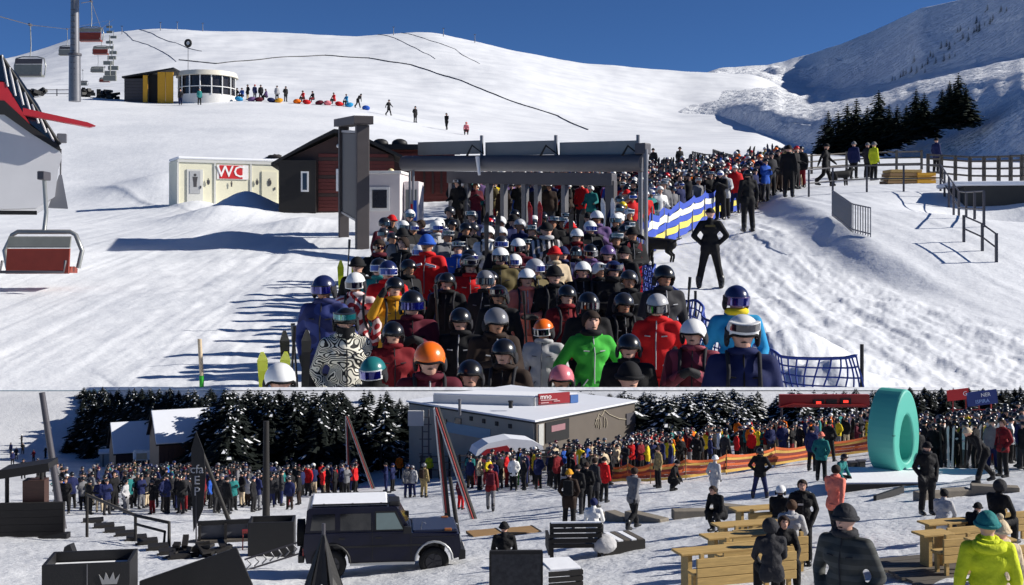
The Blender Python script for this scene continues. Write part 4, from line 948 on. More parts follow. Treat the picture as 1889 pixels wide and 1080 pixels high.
fence('stair_railing', 'dark steel railing running down the bank on the right', [U(1735, 45), U(1770, 38), U(1815, 33)], K, 1.0, (.5, 1.0), 1.8, DMETAL, DMETAL, .06, .05, cat='railing')
fence('stair_railing', 'short broken railing stub low on the right bank', [U(1778, 31), U(1812, 30), U(1838, 29)], K, .7, (.35, .68), 1.0, DMETAL, DMETAL, .06, .045, cat='railing')
fence('crowd_barrier', 'metal crowd barrier leaning in the snow beside the track', [U(1535, 36), U(1572, 33), U(1606, 32)], K, .8, (.08, .78), .14, METAL, METAL, .022, .04, cat='barrier')
ret = thing('concrete_wall', 'dark concrete wall end at the right edge', 'wall', W(1800, 392, 43*K), -0.12, K)
B((1.6, 0, -.2), (4.6, 2.4, 2.2)).build('wall', plain('dark_concrete', (58,58,56), .9, var=.25, scale=2, bump=.4), ret, bev=.03); B((1.5, -.02, .98), (5.2, 2.6, .16)).build('coping_snow', SNOWCAP, ret, bev=.06)
cr_ = thing('timber_stack', 'stack of yellow timber pallets on the snow near the right fence', 'pallets', U(1668, 56), 0.1, K)
for k in range(4):
    B((-.25+.05*k, 0, .08+.17*k), (1.5, 1.0, .14)).build('pallet', PINE if k % 2 else PINE2, cr_, bev=.01)
for k in range(3): B((.85, -.1, .1+.17*k), (.9, .9, .14)).build('pallet', YWOOD, cr_, bev=.01)

# ---- skis and poles at the left of the queue, slalom pole
SKI = MB()
def ski_mesh(L_=1.65):
    m2 = MB(); vs = []; n = 14
    for i in range(n+1):
        t = i/n; wd = .055-.02*math.sin(math.pi*t)+(.0 if t < .93 else -.04*(t-.93)/.07); bend = .09*max(0, (t-.86)/.14)**2
        for sx in (-1, 1):
            for th in (0, .012): vs.append((sx*wd, -bend-th, L_*t))
    fs = []
    for i in range(n):
        o, p = 4*i, 4*i+4; fs += [(o, p, p+1, o+1), (o+2, o+3, p+3, p+2), (o, o+2, p+2, p), (o+1, p+1, p+3, o+3)]
    fs += [(0, 1, 3, 2), (4*n, 4*n+2, 4*n+3, 4*n+1)]
    return m2.add(vs, fs).mesh('ski')
SKIM = ski_mesh()
def ski_pair(loc, unit, rz, tilt, cn, label, group=None, both=True):
    t = thing('skis', label, 'skis', loc, rz, unit, group)
    for s in ((-1, 1) if both else (0,)):
        me = SKIM.copy(); me.materials.clear(); obj('ski', me, shell(cn), t, (s*.065, 0, 0), (tilt, s*.03, 0))
    return t
for px, d, cn, ti, lab in ((505,12.0,'lime yellow',.35,'yellow skis slanting up at the left front of the queue'),(545,12.4,'black',.03,'black skis held upright left of the man in navy'),(640,19,'lime yellow',.1,'pale yellow skis upright behind the white-helmeted skier'),
      (1232,50,'charcoal',.02,'dark skis rising above the crowd right of the gate'),(1247,50,'black',-.03,'second dark pair of skis rising right of the gate'),(1218,51,'charcoal',.06,'third dark pair of skis just right of the gate post'),(1275,50,'grey',.05,'grey skis rising above the crowd near the fence'),(1178,22,'red',-.2,'red skis leaning on the net by the gate post')):
    ski_pair(U(px, d, .75 if px in (1232,1247,1218,1275) else 0), K, .2, ti, cn, lab)
sp_ = thing('slalom_pole', 'beige and green slalom pole at the terrace edge', 'pole', W(372, 722, 16.9*K), 0, K)
MB().cyl((0,0,-.2), (0,0,.22), .032, n=8).build('green_section', cloth('green'), sp_); MB().cyl((0,0,.22), (-.03,0,.74), .03, n=8).build('pale_section', cloth('beige'), sp_)
pole_m = MB().cyl((0,0,0), (0,0,1.15), .008, .011, n=6).cyl((0,0,1.15), (0,0,1.28), .018, n=7).cyl((0,0,.08), (0,0,.1), .045, n=8).mesh('ski_pole')
for i, (px, d, cn) in enumerate(((528,12.6,'black'),(560,12.8,'black'),(636,22,'black'),(818,15.5,'grey'),(1258,16.6,'black'),(980,15,'black'))):
    o = obj('ski_pole', pole_m, shell('black'), None, U(px, d)); o.scale = (K*1.3,)*3; o.rotation_euler = (.05, .06*(-1)**i, 0)
    tag(o, ['ski pole standing left of the yellow skis', 'ski pole beside the man in the navy jacket', 'ski pole below the dark board', 'ski pole in front of the red jacket with stripes', 'ski pole beside the black-helmeted man by the net', 'ski pole in front of the salmon jacket'][i], 'ski pole', 'ski poles in the queue')
# ------------------------------------------------------------------ the queue on the terrace
def contour_mat(name, c0, c1, sc, freq):
    m, n, b = nodes_mat(name); tc = N(n, 'ShaderNodeTexCoord'); nz = N(n, 'ShaderNodeTexNoise', Scale=sc, Detail=0.0)
    n.links.new(tc.outputs['Object'], nz.inputs['Vector'])
    a = N(n, 'ShaderNodeMath', operation='MULTIPLY'); a.inputs[1].default_value = freq; s_ = N(n, 'ShaderNodeMath', operation='SINE'); g = N(n, 'ShaderNodeMath', operation='GREATER_THAN'); g.inputs[1].default_value = 0.0
    n.links.new(nz.outputs['Fac'], a.inputs[0]); n.links.new(a.outputs[0], s_.inputs[0]); n.links.new(s_.outputs[0], g.inputs[0])
    mx = N(n, 'ShaderNodeMix', data_type='RGBA'); mx.inputs[6].default_value = (*lin(c0), 1); mx.inputs[7].default_value = (*lin(c1), 1)
    n.links.new(g.outputs[0], mx.inputs[0]); n.links.new(mx.outputs[2], b.inputs['Base Color']); b.inputs['Roughness'].default_value = .8
    n2 = N(n, 'ShaderNodeTexNoise', Scale=11.0, Detail=4.0); n.links.new(tc.outputs['Object'], n2.inputs['Vector']); bp = N(n, 'ShaderNodeBump', Strength=.8, Distance=.03); n.links.new(n2.outputs['Fac'], bp.inputs['Height']); n.links.new(bp.outputs[0], b.inputs['Normal'])
    return m
def stripe_mat(name, c0, c1, freq, axis=0):
    m, n, b = nodes_mat(name); tc = N(n, 'ShaderNodeTexCoord'); sx = N(n, 'ShaderNodeSeparateXYZ'); n.links.new(tc.outputs['Object'], sx.inputs[0])
    a = N(n, 'ShaderNodeMath', operation='MULTIPLY'); a.inputs[1].default_value = freq; s_ = N(n, 'ShaderNodeMath', operation='SINE'); g = N(n, 'ShaderNodeMath', operation='GREATER_THAN'); g.inputs[1].default_value = 0.2
    n.links.new(sx.outputs[axis], a.inputs[0]); n.links.new(a.outputs[0], s_.inputs[0]); n.links.new(s_.outputs[0], g.inputs[0])
    mx = N(n, 'ShaderNodeMix', data_type='RGBA'); mx.inputs[6].default_value = (*lin(c0), 1); mx.inputs[7].default_value = (*lin(c1), 1)
    n.links.new(g.outputs[0], mx.inputs[0]); n.links.new(mx.outputs[2], b.inputs['Base Color']); b.inputs['Roughness'].default_value = .8
    return m
ZEBRA = contour_mat('maze_print_cloth', (20,20,22), (226,222,206), 7.0, 95.0); REDWHITE = contour_mat('red_white_print_cloth', (150,24,34), (214,196,196), 5.0, 30.0)
STRIPED = stripe_mat('grey_striped_cloth', (44,42,46), (206,200,198), 75.0); STREAK = contour_mat('navy_streaked_cloth', (24,32,84), (34,48,110), 2.5, 18.0)
PINKISH = contour_mat('maroon_print_cloth', (96,26,42), (150,60,76), 4.0, 24.0)
# px, row of head, head width, pose, jacket, trousers, headgear, goggles, extras, label
FRONT = [
 (598,531,47,'pocket','navy blue','black',('helmet','navy blue'),('on','black',LENSB),('hood',),'man in streaked navy jacket with dark helmet and blue mirrored goggles',STREAK),
 (656,522,40,'stand','red','black',('helmet','white'),('on','white',LENS),(),'skier in white helmet and dark goggles with red and white print jacket',REDWHITE),
 (637,592,50,'pocket','black','black',('helmet','black'),('up','charcoal',LENST),('mask','hood'),'masked skier in black and white maze print jacket at the front',ZEBRA),
 (517,700,62,'stand','black','black',('helmet','white'),None,(),'front skier with plain white helmet at the far left corner',None),
 (689,684,54,'stand','black','black',('helmet','teal'),('on','white',LENSB),('mask',),'skier with large white-framed goggles and teal helmet at the front',None),
 (790,655,62,'lookdown','maroon','black',('helmet','orange'),None,(),'front skier with large plain orange helmet',None),
 (760,560,50,'phone','maroon','black',('helmet','black'),('on','black',LENSB),(),'skier in dark maroon jacket with blue mirrored goggles behind orange helmet',None),
 (728,530,40,'up','mustard yellow','black',('helmet','black'),None,('hood',),'skier in mustard yellow jacket with raised arm',None),
 (708,494,31,'stand','black','black',('helmet','light grey'),('on','black',LENS),(),'skier in black with pale grey helmet below the sunglasses man',None),
 (699,455,32,'pocket','black','black',('hair','dark brown'),None,('sunglasses','scarf','maroon'),'bareheaded man with sunglasses and black jacket near the board',None),
 (742,434,28,'pocket','grey','black',('beanie','black'),None,('sunglasses',),'man in grey jacket with black beanie and sunglasses',None),
 (788,450,36,'poles','red','black',('beanie','blue'),None,('stripes',),'skier in bright red jacket with white chest stripes and blue beanie',None),
 (867,490,34,'pocket','red','black',('helmet','charcoal'),('up','grey',LENS),(),'woman in red jacket with grey helmet and goggles pushed up',None),
 (923,474,36,'pocket','olive','black',('helmet','white'),('on','charcoal',LENS),(),'skier in olive jacket with white helmet and dark goggles',None),
 (920,545,40,'stand','black','black',('helmet','black'),('up','black',LENS),(),'skier all in black with goggles up behind the brown jacket',None),
 (908,588,50,'lookdown','dark brown','dark brown',('helmet','grey'),None,('hood',),'skier in dark brown jacket with silver grey helmet bowed down',None),
 (867,690,54,'stand','black','black',('helmet','black'),None,(),'front skier with matt black helmet right of the orange helmet',None),
 (900,430,28,'phone','white','black',('helmet','white'),None,(),'skier in white jacket and white helmet at the large gate',None),
 (660,490,33,'pocket','black','black',('beanie','black'),None,(),'person in black with black beanie left of the grey-helmeted skier',None),
 (971,513,37,'cross','salmon','black',('helmet','white'),None,('vent',),'skier in salmon red jacket with white vented helmet',None),
 (956,455,31,'stand','maroon','black',('helmet','white'),('on','black',LENS),(),'skier in maroon jacket with white helmet before the gate',None),
 (1008,424,31,'phone','black','black',('cap','black'),None,('scarf','light grey'),'man with black cap and grey striped jacket before the gate',STRIPED),
 (1064,435,27,'stand','dark red','black',('helmet','white'),None,(),'skier in dark red jacket and white helmet below the small gate',None),
 (1089,465,30,'stand','purple','black',('helmet','black'),('on','light grey',LENS),(),'skier in purple jacket with light-framed goggles',None),
 (1038,468,28,'pocket','navy blue','black',('beanie','navy blue'),None,(),'person in navy jacket and navy beanie left of the purple jacket',None),
 (1075,499,35,'stand','black','black',('helmet','white'),None,('vent',),'skier in black with round white helmet in mid queue',None),
 (1121,468,32,'stand','maroon','black',('helmet','purple'),None,(),'skier with purple helmet near the right gate post',None),
 (1130,498,35,'cross','black','black',('helmet','navy blue'),('up','navy blue',LENS),('scarf','black'),'masked skier in black with navy helmet near the net',None),
 (1101,402,27,'phone','purple','black',('helmet','white'),None,(),'skier in pale purple jacket and white helmet at the small gate',None),
 (1022,508,38,'stand','black','black',('beanie','black'),None,(),'person in black with black beanie right of the salmon jacket',None),
 (1085,560,44,'stand','black','black',('helmet','black'),('on','black',LENS),('mask',),'skier all in black with face mask behind the green jacket',None),
 (1090,592,46,'wide','green','black',('hair','dark brown'),None,('hood','scarf','black'),'man in bright green jacket open over black',None),
 (1003,608,42,'stand','light grey','black',('helmet','orange'),('on','white',LENS),(),'child in orange helmet with pale grey jacket at the front',None),
 (1036,698,52,'stand','maroon','black',('helmet','pink'),None,(),'front skier with pinkish grey helmet low at the edge',None),
 (1160,695,58,'stand','black','black',('beanie','black'),None,(),'front person with large black beanie below the red jacket',None),
 (1213,564,46,'pocket','red','red',('helmet','light grey'),('on','charcoal',LENS),('hood',),'skier in plain red suit with striped pale helmet and goggles',None),
 (1224,510,43,'stand','charcoal','black',('helmet','black'),None,(),'skier in charcoal jacket with black helmet beside the net',None),
 (1279,614,53,'phone','maroon','black',('helmet','white'),None,(),'woman in maroon print jacket with white helmet at the front right',PINKISH),
 (1358,551,50,'pocket','cyan blue','black',('helmet','navy blue'),('on','purple',LENSB),('scarf','yellow'),'man in bright blue jacket with dark helmet beside the net',None),
 (1370,613,66,'stand','navy blue','black',('helmet','white'),('up','white',LENS),(),'large front skier in navy jacket with big white helmet',None),
 (850,590,46,'stand','black','black',('helmet','black'),None,(),'skier all in black between the maroon and brown jackets',None),
 (1150,560,42,'poles','black','black',('helmet','charcoal'),None,(),'skier in black with charcoal helmet left of the red suit',None),
 (1045,545,40,'stand','dark red','black',('helmet','black'),None,(),'skier in dark red jacket with black helmet behind the orange-helmeted child',None),
 (825,520,36,'stand','black','black',('helmet','black'),None,('hood',),'skier in black with black helmet left of the red-jacketed woman',None),
 (1160,640,50,'stand','black','black',('helmet','black'),None,(),'skier all in black between the green jacket and the red suit',None),
 (930,650,52,'stand','dark brown','black',('helmet','black'),None,(),'skier in brown with black helmet below the bowed silver helmet',None),
 (725,615,46,'stand','dark red','black',('helmet','black'),None,(),'skier in dark red jacket with black helmet behind the white-framed goggles',None),
 (560,625,0,'','','','',None,(),'',None)]
rf = random.Random(21); TAKEN = []
for px, y, wd, ps, jk, trs, hd_, gg, ex_, lab, jm in FRONT:
    if not ps: continue
    s_ = math.sqrt((wd/.275)*((y-240)/2.0)); d = F/s_
    zh = -(y-HOR)/F*d; hgt = zh-uz(px, d); sc2 = max(.72, min(1.28, hgt/1.65))
    lift = zh-(uz(px, d)+1.65*sc2) if POSES[ps]['head'].z > 1.5 else 0
    g = U(px, d)
    if sc2 == .72 or sc2 == 1.28: 
        for _ in range(30):                                    # step nearer or farther until the head sits on the body
            d *= 1.01 if lift > 0 else .99; zh = -(y-HOR)/F*d
            if (zh-(uz(px, d)+1.65*sc2))*lift < 0: break
        g = U(px, d)
    TAKEN.append(((px-944.5)/F*d, d))
    o = person(g, rf.uniform(-.3, .3), K*sc2, ps, jk, trs, hd_, skin=rf.choice((0, 0, 1)), lod=0, yaw=rf.uniform(-.25, .25), pitch=rf.uniform(.05, .25), label=lab, group='skiers at the front of the queue', jm=jm, goggles=gg, extra=tuple(ex_)+('kit', rf.choice(('black','charcoal','grey','light grey')))+(('straps',) if rf.random() < .3 else ()))
    if 'stripes' in ex_:
        for s in (-1, 1): MB().box((s*.1, -.155, 1.36), (.15, .02, .03), ry=s*.25).build('white_stripe', cloth('white'), o)
# staff and passers-by on the track
for px, d, ps, sc2, rz_, jk, hd_, lab in ((1310,27.6,'wide',1.06,math.pi-.15,'black',('cap','black'),'guard in black seen from behind, hands on hips, on the track'),(1380,36.5,'stand',1.08,math.pi+.2,'black',('helmet','black'),'man in black standing on the track beside the banner'),(1455,45,'stand',1.12,2.6,'black',('beanie','black'),'person in black alone at the right end of the queue'),
      (1522,54,'walk',1.1,1.2,'black',('beanie','black'),'person in black walking a dog near the railing'),(1575,62,'stand',1.1,2.4,'navy blue',('beanie','grey'),'person in navy jacket standing by the right fence'),(1612,60,'stand',1.1,2.0,'lime yellow',('beanie','grey'),'person in lime yellow jacket by the right fence'),(1600,63,'pocket',1.05,2.0,'charcoal',('beanie','grey'),'person in charcoal behind the lime yellow jacket'),(1727,66,'stand',1.1,2.0,'navy blue',('beanie','black'),'person in navy at the fence near the right edge'),
      (1254,80,'stand',1.0,0.4,'black',('beanie','black'),'lone person in black on the slope right of the gate'),(1205,80,'stand',1.0,-.4,'black',('beanie','black'),'lone person on the slope just right of the gate panel')):
    o = person(U(px, d), rz_, K*sc2, ps, jk, 'black', hd_, lod=0 if d < 40 else 1, label=lab, group='people on the track')
    if px == 1310: B((0, .142, 1.37), (.22, .012, .045)).build('back_print', cloth('olive'), o)
dog = MB()
for p0, p1, r0, r1 in (((-.3,0,.42),(.25,0,.45),.13,.15),((.25,0,.47),(.42,0,.64),.09,.08),((.42,0,.66),(.58,0,.62),.08,.045),((-.3,0,.48),(-.55,0,.56),.03,.02),((.2,.07,.4),(.22,.07,.05),.05,.035),((.2,-.07,.4),(.22,-.07,.05),.05,.035),
    ((-.3,.07,.42),(-.22,.07,.26),.075,.05),((-.22,.07,.26),(-.34,.07,.17),.045,.032),((-.34,.07,.17),(-.31,.07,.03),.03,.03),((-.3,-.07,.42),(-.22,-.07,.26),.075,.05),((-.22,-.07,.26),(-.34,-.07,.17),.045,.032),((-.34,-.07,.17),(-.31,-.07,.03),.03,.03),((.40,.05,.7),(.38,.07,.79),.03,.01),((.40,-.05,.7),(.38,-.07,.79),.03,.01)): capsule(dog, p0, p1, r0, r1)
dm_ = dog.mesh('dog'); dob = obj('tmpdog', dm_, cloth('black')); r_ = dob.modifiers.new('r', 'REMESH'); r_.mode = 'VOXEL'; r_.voxel_size = .025; s_ = dob.modifiers.new('s', 'SMOOTH'); s_.iterations = 2
me = bpy.data.meshes.new_from_object(dob.evaluated_get(bpy.context.evaluated_depsgraph_get())); bpy.data.objects.remove(dob); me.polygons.foreach_set('use_smooth', [True]*len(me.polygons))
for px, d, rz_, lab in ((1551,53,.3,'black dog standing beside the walker near the railing'),(1216,32.5,2.6,'black dog standing on the snow right of the gate post')):
    o = obj('dog', me, cloth('black'), None, U(px, d), (0, 0, rz_)); o.scale = (K*1.2,)*3; tag(o, lab, 'dog')
# the packed queue: the nearest are people of their own, the farthest one mass
cand = []
def inside(px, d):
    if 15.5 <= d < 24: return 690+(d-15)*4 < px < 1165
    if 24 <= d < 29: return 700+(d-24)*4 < px < 1160
    if 29 <= d < 43: return max(1135+(d-29)*.5, 765+(d-32)*5) < px < 1150+max(0, d-32)*11
    if 43 <= d < 52: return 830+(d-43)*3 < px < 1330+(d-43)*17
    if 52 <= d < 66: return 850+(d-52)*8 < px < 1490-(d-52)*3
    return False
rc = random.Random(77)
for _ in range(60000):
    d = 15.5+50.5*rc.random()**.8; px = rc.uniform(690, 1500)
    if not inside(px, d): continue
    x = (px-944.5)/F*d; md = .62 if d < 43 else (.58 if d < 52 else .62)
    if any((x-a)**2+((d-b)*.8)**2 < md*md for a, b in TAKEN): continue
    TAKEN.append((x, d)); cand.append((d, px))
cand.sort(); mass = []
for i, (d, px) in enumerate(cand):
    jk, trs, hd_ = rc.choice(JP), rc.choice(TP), rc.choice(HP); sc2 = rc.uniform(.92, 1.08); ps = rc.choice(QP); rz_ = rc.uniform(-.9, .9)
    if d < 32 and rc.random() < .55: jk = 'black'
    if i < 118:
        zone = ('in front of the large gate' if d < 32 else 'beside the right gate post') if d < 42 else 'behind the small gate'
        crowd_person(px, d, U(px, d), zone, 'skiers packed in the queue', rz=rz_, scale=K*sc2, pose=ps, jacket=jk, trousers=trs, head=hd_, skin=rc.choice((0, 1)), lod=1, yaw=rc.uniform(-.5, .5), extra=() if d > 24 else ('kit', 'grey'), goggles=rc.choice((None, ('on', 'black', LENS), ('up', 'white', LENS), ('on', 'white', LENSB))))
    else: mass.append((U(px, d), rz_, K*sc2, ps, jk, trs, hd_[1] if hd_[1] != 'dark brown' else 'black'))
joined_crowd('distant_queue', 'packed far end of the ski queue beyond the gates', mass)
for px, d, jk, hd_, ps in ((1158,34,'yellow',('helmet','grey'),'poles'),(1148,31.5,'yellow',('helmet','yellow'),'stand'),(1217,38,'white',('helmet','white'),'poles'),(1190,36,'red',('helmet','white'),'stand')):
    crowd_person(px, d, U(px, d), 'beside the gate post and banner', 'skiers packed in the queue', rz=.3, scale=K, pose=ps, jacket=jk, trousers='black', head=hd_, lod=1)
print('QUEUE', len(cand), len(mass))

for i, (px, d, cn) in enumerate(((905,22,'charcoal'),(985,25,'red'),(1060,23,'black'),(1120,26,'white'),(1290,56,'black'),(1330,55,'charcoal'),(1385,57,'black'),(1420,56,'navy blue'))):
    ski_pair(U(px, d, .55), K, .3*(-1)**i, .06*(-1)**i, cn, '%s of the upright skis sticking out of the packed queue' % ORD[i], 'skis carried in the queue')
# ================================================================== LOWER PLAZA
# ---- woods on the bank behind the plaza
rw = random.Random(15)
def ground_y(px, d): p = Ld(px, d); return HOR+(CAMZ-p.z)/d*F
TCN = {}
def wood_tree(px, d, ytop, var, kind, where, wide=1.0, needle=None):
    yb = ground_y(px, d); h = max(1.2, (yb-ytop)*d/F)
    key = (kind, where); TCN[key] = TCN.get(key, 0)+1
    tree(Ld(px, d)-Vector((0, 0, .1)), h, var, '%s %s' % (kind, where), '%s, %s' % (where, kind), needle=needle, wide=wide)
for i in range(60):
    px = 165+rw.random()*470; de = float(d0_of(px))*K
    d = de*rw.uniform(.80, .93)
    wood_tree(px, d, 724+rw.uniform(0, 40) if d > .86*de else 735+rw.uniform(0, 45), rw.choice(CONW), 'dark spruce dusted with snow', 'in the wood behind the two chalets', 1.25, NEEDLE2)
for px, y, yt in ((470,872,742), (505,874,722), (545,876,721), (585,872,724), (625,868,735)):
    p = Lfar(px, y); wood_tree(px, p.y, yt, CONW[int(px) % 3], {505: 'tall dark spruce', 545: 'broad dark spruce', 585: 'dark spruce with snowy tips', 470: 'slim dark spruce', 625: 'open dark spruce'}[px], 'standing right of the chalets behind the rail fence', 1.25, NEEDLE2)
for i in range(46):
    px = 1165+rw.random()*470; d = 84+20*rw.random()
    wood_tree(px, d, 720+rw.uniform(0, 26), rw.choice(CONQ), 'snow-covered bushy spruce', 'on the bank behind the orange netting', 1.5, NEEDLE2)
for i in range(36):
    px = 1690+rw.random()*260; d = 82+22*rw.random()
    wood_tree(px, d, 719+rw.uniform(0, 14), rw.choice(CONW), 'dark spruce', 'behind the teal sculpture at right', 1.5, NEEDLE2)
for i in range(10):
    px = 645+rw.random()*100; d = 92+13*rw.random()
    wood_tree(px, d, 742+rw.uniform(0, 40), rw.choice(CONQ), 'low snowy spruce', 'on the white bank left of the pale building', 1.3, NEEDLE2)
# the deep wood behind them reads as one mass
def joined_wood(name, label, spots, needle):
    V_, F_, M_ = [], [], []; off = 0
    for p, h_, var, wide in spots:
        a = rw.random()*6.28; R = np.array(Euler((0,0,a)).to_matrix()) @ np.diag([h_*wide, h_*wide, h_])
        for mi_, me in ((0, var[1]), (1, var[2])):
            if me is None: continue
            v = np.empty(len(me.vertices)*3); me.vertices.foreach_get('co', v); v = v.reshape(-1, 3)
            V_.append(v @ R.T+np.array(p)); f = [tuple(i+off for i in q_.vertices) for q_ in me.polygons]; F_ += f; M_ += [mi_]*len(f); off += len(v)
    me = bpy.data.meshes.new(name); me.from_pydata(np.concatenate(V_).tolist(), [], F_); me.polygons.foreach_set('material_index', M_)
    o = obj(name, me, [needle, SNOWCAP]); o['kind'] = 'stuff'; o['label'] = label; o['category'] = 'wood'
sp1 = []
for i in range(190):
    px = 150+rw.random()*610; de = float(d0_of(px))*K; d = de*rw.uniform(.865, .985)
    if px > 640 and rw.random() < .75: continue
    yt = 713+rw.random()**2*30+(max(0, 185-px)*.6); yb = ground_y(px, d)
    h_ = max(2.0, (yb-yt)*d/F); p = Ld(px, d)-Vector((0,0,.3))
    if yb-h_*F/d < 709: continue
    sp1.append((p, h_, CONW[i % 3], 1.5 if h_ > 4 else 2.2))
joined_wood('spruce_wood', 'dense dark spruce wood filling the bank behind the chalets', sp1, NEEDLE2)
sp2 = []
for i in range(150):
    px = rw.choice((rw.uniform(1070, 1640), rw.uniform(1660, 1960))); d = rw.uniform(90, 106); yt = 714+rw.random()*12; yb = ground_y(px, d); h_ = max(1.2, (yb-yt)*d/F)
    if yb-h_*F/d < 709: continue
    sp2.append((Ld(px, d)-Vector((0,0,.2)), h_, (CONQ if px < 1640 else CONW)[i % 2], 2.0))
joined_wood('snowy_wood', 'snow-covered wood on the bank behind the netting and sculpture', sp2, NEEDLE2)
# ---- chalets
ROOFSNOW = plain('roof_snow_blanket', (222,225,232), .6, var=.04, scale=1.5, bump=.25, bscale=4)
def chalet(loc, rz, ln, wd, wh, rh, label):
    t = thing('chalet', label, 'chalet', loc, rz, 1.0, 'chalets at the edge of the wood')
    MB().prism([(-wd/2,-.8),(wd/2,-.8),(wd/2,wh),(0,rh),(-wd/2,wh)], -ln/2, ln/2, 'x').build('wall', DWOOD, t)
    for k in range(int(ln/.35)): B((-ln/2+.2+.35*k, -wd/2-.02, wh/2-.3), (.31, .04, wh+.5)).build('plank', DWOOD, t)
    sl = math.atan2(rh-wh, wd/2)
    for s in (-1, 1):
        c = ((0, s*(wd/4+.06), (wh+rh)/2+.03)); L_ = math.hypot(wd/2, rh-wh)+.28
        r_ = B(c, (ln+.5, L_, .07), rx=-s*sl).build('roof', BLKWOOD, t)
        B((0, s*(wd/4+.07), (wh+rh)/2+.13), (ln+.46, L_-.04, .13), rx=-s*sl).build('roof_snow', ROOFSNOW, r_, bev=.05)
    for x in (-ln*.25, ln*.2): wn = B((x, -wd/2-.05, wh*.55), (.36, .06, .42)).build('window', PINE2, t); B((x, -wd/2-.085, wh*.55), (.26, .02, .32)).build('pane', STGLASS, wn)
    return t
chalet(Lfar(280, 866), .42, 8.0, 6.4, 2.4, 5.0, 'left wooden chalet with snowy gable roof')
chalet(Lfar(384, 862), .42, 8.6, 5.6, 2.6, 4.7, 'right wooden chalet with snowy gable roof and red sign')
o = B((0,0,0), (1.6,.08,1.0)).build('red_sign', plain('sign_red', (200,36,40), .5), None, Lfar(388, 874)+Vector((0,0,1.6)), (0,0,.4)); tag(o, 'small red sign on the right chalet wall', 'sign')
for px, cn, lab in ((262, 'beige', 'beige and white inflatable banner left of the chalets'), (293, 'mustard yellow', 'yellow and white banner before the chalets')):
    t = thing('advert_banner', lab, 'banner', Ld(px, 112), .2, 1.9)
    B((0,0,.95), (.85,.3,.55)).build('panel', cloth('white'), t, bev=.12); B((0,-.16,.9), (.5,.03,.3)).build('colour_field', cloth(cn), t); MB().cyl((0,0,-.2), (0,0,.75), .05, n=6).build('stand', DMETAL, t)
t = thing('shed', 'low white shed left of the chalets', 'shed', Lfar(210, 872), .3, 1.9); B((0,0,.35), (1.6,1,1.1)).build('wall', plain('shed_white', (170,170,166), .7), t); B((0,0,.95), (1.75,1.15,.12)).build('roof', SNOWCAP, t)
for k in range(4): B((-.6+.4*k,-.52,.35), (.06,.04,1.0)).build('batten', GREYWOOD, t)
# ---- pale lift building
WALLC = plain('building_pale_render', (150,148,138), .8, var=.2, scale=.8, bump=.1); BROWNW = plain('building_brown_cladding', (92,84,76), .7, var=.14, scale=1.2)
lb = thing('lift_building', 'pale lift building with snowy flat roof, red sign and brown side', 'building', (0,0,0))
C_, L_, R_ = W(987, 778, 76), W(757, 742, 85.4), W(1168, 742, 85.4); Bk = Vector((L_.x+R_.x-C_.x, L_.y+R_.y-C_.y, C_.z)); zt = C_.z; zb = -11.5
def quadwall(a, b, z0, z1, name, mat, th=.12, par=lb):
    dx, dy = b.x-a.x, b.y-a.y; l_ = math.hypot(dx, dy); n_ = Vector((dy/l_, -dx/l_, 0))
    vs = []
    for p in (a, b):
        for off in (0, th):
            for z in (z0, z1): vs.append((p.x+n_.x*off, p.y+n_.y*off, z))
    return MB().add(vs, [(0,1,5,4),(2,6,7,3),(0,4,6,2),(1,3,7,5),(0,2,3,1),(4,5,7,6)]).build(name, mat, par)
def lerp(a, b, t): return a+(b-a)*t
lb.location = (0, 0, 0)
quadwall(L_, C_, zb, zt, 'front_wall', WALLC); quadwall(C_, R_, zb, zt, 'side_wall', BROWNW)
quadwall(Bk, L_, zb, zt, 'rear_wall', WALLC); quadwall(R_, Bk, zb, zt, 'rear_wall', WALLC)
MB().add([(p.x, p.y, zt+e) for e in (0, .12) for p in (C_+Vector((0,-.3,0)), R_+Vector((.3,0,0)), Bk, L_+Vector((-.3,0,0)))], [(0,1,2,3),(4,5,6,7),(0,1,5,4),(1,2,6,5),(2,3,7,6),(3,0,4,7)]).build('roof_snow', ROOFSNOW, lb)
quadwall(lerp(L_,C_,.0)+Vector((0,-.02,0)), C_+Vector((0,-.02,0)), zt-.12, zt+.02, 'eave', BLACKP, .16); quadwall(C_, R_, zt-.12, zt+.02, 'eave', BLACKP, .16)
u1, u2, u3 = W(985, 752, 82.5), W(800, 738, 84.0), W(1064, 736, 84.2); zu = u1.z+.02; u2.z = u3.z = u1.z; zt2 = -4.62
quadwall(u2, u1, zu, zt2, 'upper_wall', plain('upper_white_panel', (196,196,194), .6, var=.05)); quadwall(u1, u3, zu, zt2, 'upper_wall', plain('upper_white_panel', (196,196,194), .6, var=.05))
MB().add([(p.x, p.y, zt2+e) for e in (0, .1) for p in (u1, u3, u2+u3-u1, u2)], [(0,1,2,3),(4,5,6,7),(0,1,5,4),(1,2,6,5),(2,3,7,6),(3,0,4,7)]).build('upper_roof', SNOWCAP, lb)
rs_ = quadwall(lerp(u1,u3,.08)+Vector((.02,-.06,0)), lerp(u1,u3,.80)+Vector((.02,-.06,0)), zu+.16, zt2+.22, 'red_sign', plain('sign_red_dark', (150,26,36), .5), .16)
aa, bb = lerp(u1,u3,.44), None; rz_s = math.atan2(u3.y-u1.y, u3.x-u1.x)
text('mno', .5, plain('sign_white_letters', (245,243,240), .5), rs_, tuple(lerp(u1,u3,.24)+Vector((.1,-.26,0))-Vector((0,0,u1.z-(zt2+.02)))), (math.pi/2, 0, rz_s))
